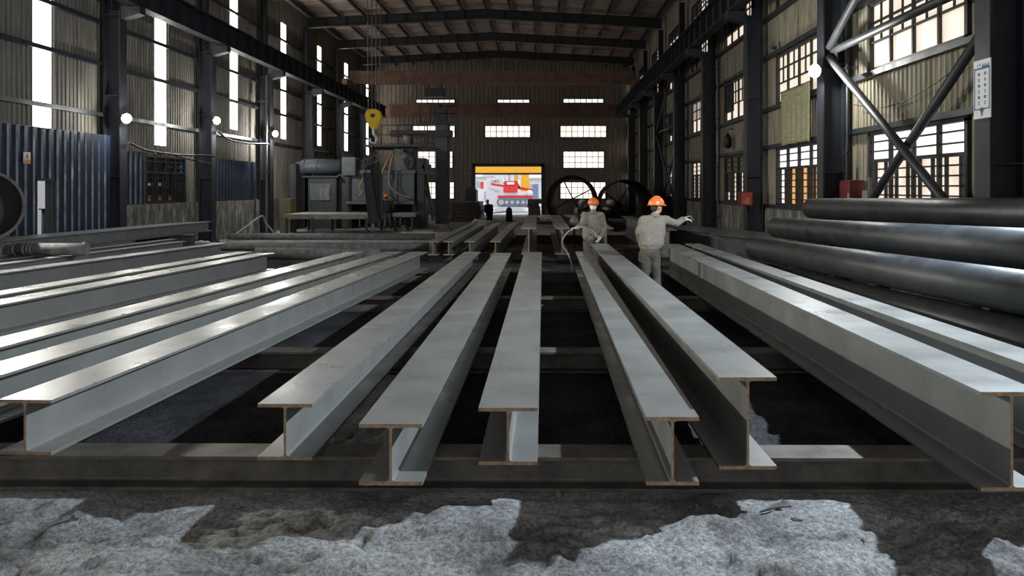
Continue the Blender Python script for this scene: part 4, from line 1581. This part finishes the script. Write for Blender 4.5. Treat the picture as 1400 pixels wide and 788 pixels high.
def person(label, loc, J, jacket, trousers, helmet=True, mask=False, glove=True, face=(0, -1, 0), hem=.8, scale=1., bulk=1., hair_back=True, hands=None):
    """J: joint positions local to loc: hip, chest, neck, head, shL, elL, wrL, shR, elR, wrR, knL, anL, knR, anR (L = image right)"""
    root = thing('person', label, 'person', loc)
    J = {k: Vector(v) for k, v in J.items()}
    f = Vector(face).normalized()
    yaw = math.atan2(f.x, -f.y)
    Rz = Matrix.Rotation(yaw, 3, 'Z')
    H = J['head']

    def hp(x, y, z):           # head-local: -y forward
        return H + Rz @ Vector((x, y, z))
    # body: one continuous surface
    mb = MB()
    mb.ell(H + Vector((0, 0, .015)), (.078, .098, .115), (0, 0, yaw), 18, 12)
    mb.ell(hp(0, -.025, -.06), (.056, .065, .065), (0, 0, yaw), 14, 10)
    mb.ell(hp(0, -.098, -.02), (.014, .022, .026), (0, 0, yaw), 8, 6)
    mb.ell(hp(0, -.085, -.062), (.026, .014, .012), (0, 0, yaw), 8, 6)
    mb.ell(hp(0, -.084, .018), (.05, .014, .012), (0, 0, yaw), 8, 6)
    for s in (-1, 1):
        mb.ell(hp(s * .08, .01, -.01), (.012, .022, .034), (0, 0, yaw), 8, 6)
    mb.capsule(J['neck'] - Vector((0, 0, .05)), H - Vector((0, 0, .05)), .058, .052, 12)
    mb.capsule(J['hip'] + Vector((0, 0, .08)), J['chest'], .105, .12, 14)
    for s in 'LR':
        mb.capsule(J['neck'] - Vector((0, 0, .06)), J['sh' + s], .05, .05)
        mb.capsule(J['sh' + s], J['el' + s], .048, .038)
        mb.capsule(J['el' + s], J['wr' + s], .038, .027)
        mb.capsule(J['hip'] + (J['shL'] - J['shR']).normalized() * (.08 if s == 'L' else -.08) - Vector((0, 0, .05)), J['kn' + s], .07, .05)
        mb.capsule(J['kn' + s], J['an' + s], .05, .035)
    smooth_by_remesh(mb.build('body', 'skin', root), .011, 3)
    # jacket
    mb = MB()
    sh = (J['shL'] - J['shR']).normalized()
    across = Vector((sh.x, sh.y, 0)).normalized()
    ay = math.atan2(across.y, across.x)
    zc0, zc1 = hem, J['neck'].z - .06
    hipc, chc = J['hip'], J['chest']
    rings = []
    for t, wx, wy in ((0, .168, .122), (.05, .176, .13), (.09, .178, .132), (.12, .196, .148), (.2, .204, .155), (.4, .205, .152), (.6, .21, .15), (.75, .205, .142), (.86, .18, .125), (.94, .13, .1), (1.0, .085, .08)):
        z = hem + (zc1 - hem) * t
        c = hipc.lerp(chc, min(1, max(0, (z - hipc.z) / (chc.z - hipc.z)))) if z < chc.z else chc.lerp(J['neck'], (z - chc.z) / (J['neck'].z - chc.z))
        rings.append(((c.x, c.y, z), wx * bulk, wy * bulk, ay))
    mb.loft(rings)
    for s in 'LR':
        mb.capsule(J['neck'] - Vector((0, 0, .055)), J['sh' + s] + Vector((0, 0, -.005)), .068, .072, 12)
        mb.capsule(J['sh' + s], J['el' + s], .074, .060, 14)
        mb.capsule(J['el' + s], J['wr' + s], .060, .048, 14)
        for q in (.35, .7):
            p = J['sh' + s].lerp(J['el' + s], q)
            mb.ell(p, (.072, .07, .035), (0, 0, q * 3), 12, 8)
    o = smooth_by_remesh(mb.build('jacket', jacket, root), .014, 3)
    rr = random.Random(5)
    for v in o.data.vertices:
        p = v.co
        dn = .014 * noise.noise(Vector((p.x * 7 + p.z * 5, p.y * 7, p.z * 7))) + .007 * noise.noise(Vector((p.x * 22 - p.z * 9, p.y * 20, p.z * 20)))
        v.co = p + v.normal * dn
    # collar, hem band, cuffs
    mb = MB()
    n0 = J['neck'] - Vector((0, 0, .015))
    mb.tube([n0 + Vector((0, 0, -.02)), n0 + Vector((0, 0, .045))], [.085, .07], 20, caps=False)
    mb.build('collar', jacket, root).modifiers.new('t', 'SOLIDIFY').thickness = .012
    for s in 'LR':
        d = (J['wr' + s] - J['el' + s]).normalized()
        MB().cyl(J['wr' + s] - d * .03, J['wr' + s] + d * .035, .052, .047, 16).build('cuff', jacket, root)
    # trousers
    mb = MB()
    mb.ell((hipc.x, hipc.y, J['hip'].z + .02), (.165 * bulk, .125 * bulk, .13), (0, 0, ay), 16, 10)
    for s in 'LR':
        top = J['hip'] + (across * (.085 if s == 'L' else -.085))
        mb.capsule(top - Vector((0, 0, .03)), J['kn' + s], .098 * bulk, .075, 14)
        mb.capsule(J['kn' + s], J['an' + s] + Vector((0, 0, .03)), .075, .066, 14)
    o = smooth_by_remesh(mb.build('trousers', trousers, root), .014, 3)
    for v in o.data.vertices:
        p = v.co
        v.co = p + v.normal * (.008 * noise.noise(Vector((p.x * 10, p.y * 10, p.z * 13))))
    # boots
    for s in 'LR':
        mb = MB()
        a = J['an' + s]
        fd = Rz @ Vector((0, -1, 0)) if 'toe' not in J else J['toe'].normalized()
        mb.capsule(a + Vector((0, 0, .05)), Vector((a.x, a.y, .055)), .052, .052, 12)
        mb.capsule(Vector((a.x, a.y, .045)) - fd * .05, Vector((a.x, a.y, .042)) + fd * .15, .046, .042, 12)
        smooth_by_remesh(mb.build('boot', 'boot', root), .012, 2)
    # hands
    for s in 'LR':
        d = (J['wr' + s] - J['el' + s]).normalized()
        h = (hands or {}).get(s, {})
        pn = Vector(h.get('palm', (0, 0, -1)))
        pn = (pn - d * pn.dot(d)).normalized()
        th = Vector(h.get('thumb', d.cross(pn)))
        hand(root, J['wr' + s] + d * .045, h.get('dir', d), pn, th, h.get('curl', .5), glove or 'skin', 'glove' if glove else 'hand')
    # hair
    mb = MB()
    mb.ell(hp(0, .014, .03), (.084, .096, .105), (0, 0, yaw), 16, 10)
    mb.ell(hp(0, .055, -.035), (.066, .05, .055), (0, 0, yaw), 12, 8)
    smooth_by_remesh(mb.build('hair', 'hair', root), .012, 2)
    if helmet:
        mb = MB()
        vs = []
        n, m = 28, 9
        for i in range(m + 1):
            t = (PI / 2) * i / m
            for j in range(n):
                a = 2 * PI * j / n
                vs.append(hp(.118 * math.cos(t) * math.cos(a), .008 + .142 * math.cos(t) * math.sin(a), .035 + .128 * math.sin(t) ** .9))
        fs = [(i * n + j, i * n + (j + 1) % n, (i + 1) * n + (j + 1) % n, (i + 1) * n + j) for i in range(m) for j in range(n)]
        mb.add(vs, fs, 0, True)
        # raised centre ridge
        mb.tube([hp(0, -.13 + .265 * k / 10, .035 + .13 * math.sin(PI * (k + .8) / 11.6) ** .75) for k in range(11)], .014, 8)
        o = mb.build('helmet', 'orange', root, fix=False)
        mb = MB()
        vs = []
        for r_, z in ((1.0, .04), (1.12, .028), (1.12, .02), (.98, .028)):
            for j in range(n):
                a = 2 * PI * j / n
                pk = 1 + (.22 * max(0, -math.sin(a)) ** 2 if r_ > 1 else 0)
                vs.append(hp(.118 * r_ * math.cos(a), .008 + .142 * r_ * pk * math.sin(a), z - (.012 * max(0, -math.sin(a)) if r_ > 1 else 0)))
        fs = [(k * n + j, k * n + (j + 1) % n, ((k + 1) % 4) * n + (j + 1) % n, ((k + 1) % 4) * n + j) for k in range(4) for j in range(n)]
        mb.add(vs, fs, 0, True).build('brim', 'orange', o)
    if mask:
        mb = MB()
        mb.ell(hp(0, -.064, -.05), (.072, .066, .064), (0, 0, yaw), 16, 10)
        mb.ell(hp(0, -.1, -.04), (.03, .026, .036), (0, 0, yaw), 12, 8)
        smooth_by_remesh(mb.build('mask', 'mask', root), .010, 2)
    return root


def loc_of(px, D):
    return Vector(((px - VX) * D / F, D, 0))


# masked worker with the hose
D1 = 17.35
L1 = loc_of(808, D1)


def w1(x, y, dy=0.):
    p = at(x, y, D1)
    return (p.x - L1.x, dy, p.z)


person('worker in an orange helmet and white mask holding a hose, facing the camera', L1, {
    'hip': w1(808, 331), 'chest': w1(810, 303), 'neck': w1(811, 290.5), 'head': w1(811, 280.5, -.03),
    'shL': w1(822.5, 294), 'elL': w1(827, 312, .0), 'wrL': w1(820, 323, -.2),
    'shR': w1(799, 294), 'elR': w1(796, 306, -.16), 'wrR': w1(789.5, 309.5, -.36),
    'knL': w1(814, 352, -.03), 'anL': w1(815, 372), 'knR': w1(803, 352, -.05), 'anR': w1(805, 372)},
    'jacket', 'trousers', True, True, 'glove', face=(-.1, -1, 0), hem=at(0, 328, D1).z,
    hands={'L': {'palm': (-1, 0, 0), 'thumb': (0, -.6, .6), 'curl': .8}, 'R': {'palm': (0, 0, -1), 'thumb': (0, -1, .3), 'curl': .75, 'dir': (-.8, -.5, -.1)}})
ho = MB().tube(cable([L1 + Vector(w1(819, 327, -.27)), L1 + Vector(w1(810, 316, -.30)), L1 + Vector(w1(797, 310, -.4)), L1 + Vector(w1(786, 310.5, -.42)), L1 + Vector(w1(774, 318, -.38)), L1 + Vector(w1(768, 332, -.2)),
                      L1 + Vector(w1(776, 347, .0)), L1 + Vector(w1(782, 362, .1)), L1 + Vector((-.42, .15, .0))], 0, ''), .014, 8)
tag(ho.build('air_hose', 'hose_grey', origin=L1), 'pale hose hanging in a loop from the masked worker\'s hands', 'hose')
# spray cup lifted beyond his glove
cup = thing('spray_cup', 'small pale spray cup beside the masked worker', 'spray cup', at(785, 304, 20.5))
q = cup.location
# stands on the tall far girder behind him
x = XF(769, 19.4)
cup.location = (XF(785, 24.0), 24.0, .0)
MB().tube([(0, 0, .78), (0, 0, 1.02)], [.2, .09], 18).cyl((0, 0, 1.02), (0, 0, 1.06), .05, n=12).build('cup', 'cream', cup)
MB().bb(-.03, .03, -.03, .03, -.02, .78).bb(-.2, .2, -.2, .2, -.03, .02).build('stand', 'black', cup)

# pointing worker, back to the camera
D2 = 13.2
L2 = loc_of(889, D2)


def w2(x, y, dy=0.):
    p = at(x, y, D2)
    return (p.x - L2.x, dy, p.z)


person('worker in an orange helmet seen from behind, reaching out to the right', L2, {
    'hip': w2(888, 346), 'chest': w2(893, 312, .02), 'neck': w2(896, 294, .03), 'head': w2(898.5, 282.5, .05),
    'shL': w2(910.5, 300.5, .06), 'elL': w2(928, 307, .22), 'wrL': w2(939.5, 302, .42),
    'shR': w2(879.5, 300.5, .0), 'elR': w2(873.5, 319, .02), 'wrR': w2(877, 330, .25),
    'knL': w2(898, 381, .06), 'anL': w2(900, 408, .0), 'knR': w2(882, 381, .05), 'anR': w2(880, 408, -.03), 'toe': (.3, 1, 0)},
    'jacket', 'trousers', True, False, 'glove', face=(.85, .5, 0), hem=at(0, 341, D2).z, bulk=1.04,
    hands={'L': {'palm': (.1, .2, -1), 'thumb': (-.3, 1, .1), 'curl': .5, 'dir': (.9, .3, -.12)}, 'R': {'palm': (1, 0, 0), 'thumb': (0, .3, 1), 'curl': .7}})
# rod in hand: thin welding wire
q = L2 + Vector(w2(944, 299, .48))
tag(MB().tube([q + Vector((-.03, 0, .0)), q + Vector((.10, .1, .02)), q + Vector((.19, .2, -.06))], .008, 6).build('marking_rod', 'hose_grey', origin=q), 'thin rod in the reaching worker\'s gloved hand', 'rod')

# far worker by the hanging girders
D3 = 37.0
L3 = loc_of(530, D3)


def w3(x, y, dy=0.):
    p = at(x, y, D3)
    return (p.x - L3.x, dy, p.z)


person('far worker in dark jacket and orange helmet by the hanging girders', L3, {
    'hip': w3(530, 290), 'chest': w3(530, 280), 'neck': w3(529.5, 274.5), 'head': w3(528.5, 270),
    'shL': w3(536, 276), 'elL': w3(539, 284, -.05), 'wrL': w3(537, 290, .1),
    'shR': w3(524, 276), 'elR': w3(522, 284, -.05), 'wrR': w3(523, 291, .1),
    'knL': w3(533.5, 302), 'anL': w3(534, 311, .1), 'knR': w3(527, 302), 'anR': w3(527, 311, -.1), 'toe': (0, 1, 0)},
    'dark_cloth', 'trousers', True, False, 'glove', face=(.3, 1, 0), hem=at(0, 291, D3).z, bulk=1.1)
# silhouette before the gate
D4 = 43.5
L4 = loc_of(668, D4)


def w4(x, y, dy=0.):
    p = at(x, y, D4)
    return (p.x - L4.x, dy, p.z)


person('dark silhouetted person stooping before the open gate', L4, {
    'hip': w4(669.5, 290, .1), 'chest': w4(669, 283, -.12), 'neck': w4(668, 279.3, -.22), 'head': w4(667, 276, -.32),
    'shL': w4(672.5, 281, -.2), 'elL': w4(673.5, 287, -.2), 'wrL': w4(670, 291, -.4),
    'shR': w4(664.5, 281, -.2), 'elR': w4(664, 287, -.25), 'wrR': w4(665.5, 291, -.45),
    'knL': w4(671.5, 297, -.05), 'anL': w4(671.5, 302.5, .1), 'knR': w4(667.5, 297, -.05), 'anR': w4(667.5, 302.5, .0)},
    'dark_cloth', 'dark_cloth', False, False, 'dark_cloth', face=(-.3, -1, 0), hem=at(0, 290, D4).z)

# ------------------------------------------------------------------ foreground bits
def stone(p, s, seed, label, m='stone'):
    bm = bmesh.new()
    bmesh.ops.create_icosphere(bm, subdivisions=3, radius=1)
    for v in bm.verts:
        n = noise.noise(v.co * 1.3 + Vector((seed, 0, 0))) * .45
        v.co = v.co * (1 + n)
        v.co = Vector((v.co.x * s[0], v.co.y * s[1], v.co.z * s[2]))
    mb = MB()
    mb.bm(bm, 0, False)
    tag(mb.build('stone', m, origin=(0, 0, 0)), label, 'stone', 'stones on the front ground').location = p


for i, (x, y, s, lab) in enumerate(((764, 679, (.022, .02, .028), 'dark upright stone in front of the skid, below the middle girder'), (952, 694, (.014, .012, .01), 'small brownish pebble below the narrow right girder'),
                                   (1090, 713, (.035, .018, .01), 'flat grey chip near the curved scrap plate'), (1365, 715, (.02, .02, .013), 'grey pebble at the right edge of the front ground'),
                                   (1180, 742, (.012, .012, .01), 'small pebble on the shaded right ground'), (430, 712, (.02, .02, .012), 'stone on the shaded ground below the left central girder'), (105, 708, (.03, .03, .02), 'pale lump at the left of the front ground'))):
    D = 1.93 * F / (y - VY)
    stone((XF(x, D), D, -.02), s, i * 3.1, lab)
# curved scrap plate
mb = MB()
D = 4.85
P = [(1033, 700), (1050, 697), (1066, 693), (1082, 690), (1081, 684), (1074, 678), (1068, 686), (1058, 691), (1046, 695)]
bottom = [Vector((XF(x, D), D - (y - 690) * .008, 0)) for x, y in P]
vs = []
for i, (x, y) in enumerate(P):
    b = bottom[i]
    vs.append((b.x, b.y, -.03 + max(0, (1040 - abs(x - 1060)) - 1010) * .0004 + (.014 if i in (4, 5, 6) else .008)))
n = len(vs)
mb.add(vs + [(a, b, c - .008) for a, b, c in vs], [tuple(range(n)), tuple(reversed(range(n, 2 * n)))] + [(i, n + i, n + (i + 1) % n, (i + 1) % n) for i in range(n)])
tag(mb.build('scrap_plate', 'scrap', origin=(XF(1060, D), D, 0)), 'curved offcut of plate on the ground before the tall girder', 'scrap')

# ------------------------------------------------------------------ outside the gate
tag(MB().bb(-60, 60, YE + .05, 160, -.15, -.03).build('pavement', 'paving'), 'bright paved yard beyond the gate', 'yard', kind='structure')
tag(MB().bb(-40, XL - .05, YB, YE, -.2, -.06).build('pavement', 'paving'), 'paved strip outside the left wall', 'yard', kind='structure')
DG = 92.0
gt = thing('gantry_crane', 'yellow gantry crane standing in the yard outside', 'gantry crane', (0, 0, 0))
a, b = at(600, 236.5, DG), at(800, 222, DG)
MB().cbox(a.x, b.x, DG, DG + 1.2, a.z, b.z, .05).build('main_beam', 'gantry_yellow', gt)
for x0, x1 in ((713, 723),):
    q0, q1 = at(x0, 236, DG), at(x1, 236, DG)
    MB().prism([(q0.x - .2, 0), (q1.x + .2, 0), (q1.x, q0.z), (q0.x, q0.z)], (0, DG + .1, 0), (1, 0, 0), (0, 0, 1), (0, .9, 0)).build('leg', 'gantry_yellow', gt)
    MB().cbox(q0.x - 1.0, q1.x + 1.0, DG, DG + 1.1, -.03, .35, .04).build('bogie', 'gantry_yellow', gt)
MB().prism([(at(704, 0, DG).x, 1.9), (at(708, 0, DG).x, 1.9), (at(708, 0, DG).x, a.z), (at(702, 0, DG).x, a.z)], (0, DG + .3, 0), (1, 0, 0), (0, 0, 1), (0, .4, 0)).build('hanging_cab', 'gantry_yellow', gt)
# crawler crane
DC = 80.0
cc = thing('crawler_crane', 'red crawler crane with grey tracks parked outside the gate', 'crawler crane', (0, 0, 0))


def cpt(x, y, dy=0):
    p = at(x, y, DC)
    return Vector((p.x, DC + dy, p.z))


a, b = cpt(679, 283), cpt(729, 271)
r = (b.z - a.z) / 2 + .02
for dy in (0, 2.2):
    n = 14
    pr = [(a.x + r - r * math.sin(PI * k / n) - 0, a.z + r - r * math.cos(PI * k / n)) for k in range(n + 1)]
    pr2 = [(b.x - r + r * math.sin(PI * k / n), a.z + r + r * math.cos(PI * k / n)) for k in range(n + 1)]
    mb = MB().prism(pr + pr2, (0, DC + dy, 0), (1, 0, 0), (0, 0, 1), (0, .6, 0))
    tk = mb.build('track', 'track', cc)
    wl_ = MB()
    for k in range(6):
        x = a.x + r + (b.x - a.x - 2 * r) * k / 5
        wl_.cyl((x, DC + dy - .05, a.z + r), (x, DC + dy + .02, a.z + r), r * .6 if k in (0, 5) else r * .4, n=16)
    wl_.build('track_wheel', 'out_grey', tk)
a, b = cpt(680, 271), cpt(730, 268)
MB().cbox(a.x, b.x, DC + .1, DC + 2.7, a.z, b.z + .02, .03).build('car_body', 'red', cc)
a, b = cpt(686, 268), cpt(728, 262)
MB().cbox(a.x, b.x, DC + .3, DC + 2.5, a.z, b.z, .05).build('turntable_house', 'white', cc)
a, b = cpt(688, 263.5), cpt(707, 254)
MB().cbox(a.x, b.x, DC - .0, DC + 2.6, a.z, b.z, .06).build('engine_house', 'red', cc)
mb = MB()
a, b = cpt(688, 254), cpt(706, 247.5)
mb.cbox(a.x, b.x, DC + .1, DC + 2.0, a.z, b.z, .12)
mb.build('cab', 'red', cc)
a, b = cpt(693, 252.5), cpt(703, 249)
MB().bb(a.x, b.x, DC + .06, DC + .12, a.z, b.z).build('cab_window', 'white', cc)
mb = MB().bar(cpt(671, 252, .8), cpt(692, 255, .8), .3, .22).bar(cpt(704, 247.5, .8), cpt(710, 257, .8), .3, .25).bar(cpt(708, 257, .8), cpt(728, 260.5, .8), .3, .28)
mb.build('boom', 'red', cc)
a, b = cpt(720, 266), cpt(728, 262)
MB().ell(cpt(724, 264, .2), (.33, .3, .3), None, 14, 8).build('winch_cover', 'white', cc)
mb = MB()
for x0, y0, x1, y1 in ((690, 247.5, 690, 241), (695, 247.5, 695, 243), (703, 247.5, 703, 231), (703, 236, 712, 246)):
    mb.bar(cpt(x0, y0, .5), cpt(x1, y1, .5), .07, .07)
mb.build('mast', 'out_grey', cc)
# frame of steelwork left of the crane
sf = thing('white_container', 'white site container left of the red crane', 'container', (0, 0, 0))
a, b = at(665, 285, 84), at(687, 243.5, 84)
MB().cbox(a.x, b.x, 84, 87, -.05, b.z, .05).build('body', 'out_white', sf)
mb = MB()
mb.bar(at(671, 251, 83.9), at(681, 246, 83.9), .08, .1).bar(at(672, 247, 83.9), at(683, 249, 83.9), .08, .1).bar(at(668, 257, 83.9), at(682, 262, 83.9), .05, .06)
mb.build('graffiti_strokes', 'out_grey', sf)
# low white slab pile in front of the crane
for i, (x0, x1, y0, y1, D, lab) in enumerate(((676, 718, 285, 291, 66, 'upper pale slab lying before the red crane'), (698, 722, 291, 294.5, 62, 'front pale slab lying just outside the gate'))):
    a, b = at(x0, y1, D), at(x1, y0, D)
    mb = MB().cbox(a.x, b.x, D, D + 1.5, -.03, max(.1, b.z), .03).cbox(a.x + .2, b.x - .3, D + .1, D + 1.3, max(.1, b.z), max(.1, b.z) + .06, .02)
    tag(mb.build('concrete_slab', 'out_white', origin=(a.x, D, 0)), lab, 'slab')
# buildings
def yard_building(x0, x1, ytop, D, m, label, wins, roofm='out_grey'):
    a, b = at(x0, ytop, D), at(x1, ytop, D)
    root = thing('yard_building', label, 'building', (0, 0, 0))
    MB().bb(a.x, b.x, D, D + 6, -.05, a.z).build('walls', m, root)
    MB().bb(a.x - .2, b.x + .2, D - .3, D + 6.3, a.z, a.z + .25).build('roof_edge', roofm, root)
    for (u0, u1, v0, v1, mm, nm) in wins:
        p, q = at(u0, v1, D), at(u1, v0, D)
        MB().bb(p.x, q.x, D - .06, D + .01, p.z, q.z).build(nm, mm, root)


yard_building(630, 672, 244, 105, 'out_white', 'pale yard building at the left of the gate view', [(651, 656, 248, 257, 'out_grey', 'window'), (657, 661, 249, 258, 'red', 'window'), (662, 664.5, 262, 280, 'out_grey', 'drainpipe')])
yard_building(722, 760, 246, 100, 'out_white', 'pale yard building with a blue door at the right of the gate view', [(728, 736, 252, 275, 'out_blue', 'door'), (725, 727, 252, 262, 'out_grey', 'window')])
yard_building(660, 715, 238, 125, 'out_white', 'long low white building at the back of the yard', [(695, 698, 238, 250, 'out_grey', 'downpipe')])

# ------------------------------------------------------------------ closed gable behind the camera with a wide gate
mb = MB()
corr(mb, (XL, YB, 0), (1, 0, 0), (0, 1, 0), XR - XL, 7.5, 11.3)
corr(mb, (XL, YB, 0), (1, 0, 0), (0, 1, 0), 3.0, -.1, 7.5)
corr(mb, (XR - 2, YB, 0), (1, 0, 0), (0, 1, 0), 2.0, -.1, 7.5)
tag(mb.build('wall_front', 'wall_b', fix=False), 'end wall behind the viewer with a wide open gate', 'wall', kind='structure')
tag(MB().bb(-60, 60, -60, YB, -.2, -.06).build('pavement', 'paving'), 'yard behind the viewer', 'yard', kind='structure')

# ------------------------------------------------------------------ light
w = bpy.data.worlds.new('sky')
S.world = w
w.use_nodes = True
nt = w.node_tree
bg = nt.nodes['Background']
bg.inputs['Color'].default_value = (.90, .95, 1.0, 1)
bg.inputs['Strength'].default_value = 1.25


def flood(p, tgt, power, size, col=(1, 1, 1), spread=180, name='floodlight'):
    li = bpy.data.lights.new(name, 'SPOT')
    li.energy = power
    li.color = col
    li.shadow_soft_size = size
    li.spot_size = R(min(170, spread))
    li.spot_blend = .35
    o = bpy.data.objects.new(name, li)
    COL.objects.link(o)
    o.location = p
    o.rotation_euler = (Vector(tgt) - Vector(p)).to_track_quat('-Z', 'Y').to_euler()
    return o


# unseen floodlights beyond the frame's edges, bare spots; right one is on no column
flood((CXR - .3, 7.0, 4.5), (-2.5, 7, 0), 3100, .06, (.76, .89, 1), 140)
flood((CXL + .3, 9.8, 4.1), (2, 7, 0), 2500, .06, (.95, 1, .88), 130)
flood((CXL + .3, 15.9, 4.1), (0, 8, 0), 1400, .06, (1, .98, .88), 130)

cam = bpy.data.cameras.new('camera')
cam.sensor_width = 36
cam.lens = 36 * F / 1400
cam.shift_x = -(VX - 700) / 1400
cam.shift_y = -(394 - VY) / 1400
cam.clip_end = 500
co = bpy.data.objects.new('camera', cam)
COL.objects.link(co)
co.location = (0, 0, CAMZ)
co.rotation_euler = (PI / 2, 0, 0)
S.camera = co
S.view_settings.view_transform = 'Standard'
S.view_settings.look = 'None'
S.view_settings.gamma = 1
S.view_settings.use_curve_mapping = False
S.view_settings.exposure = .25
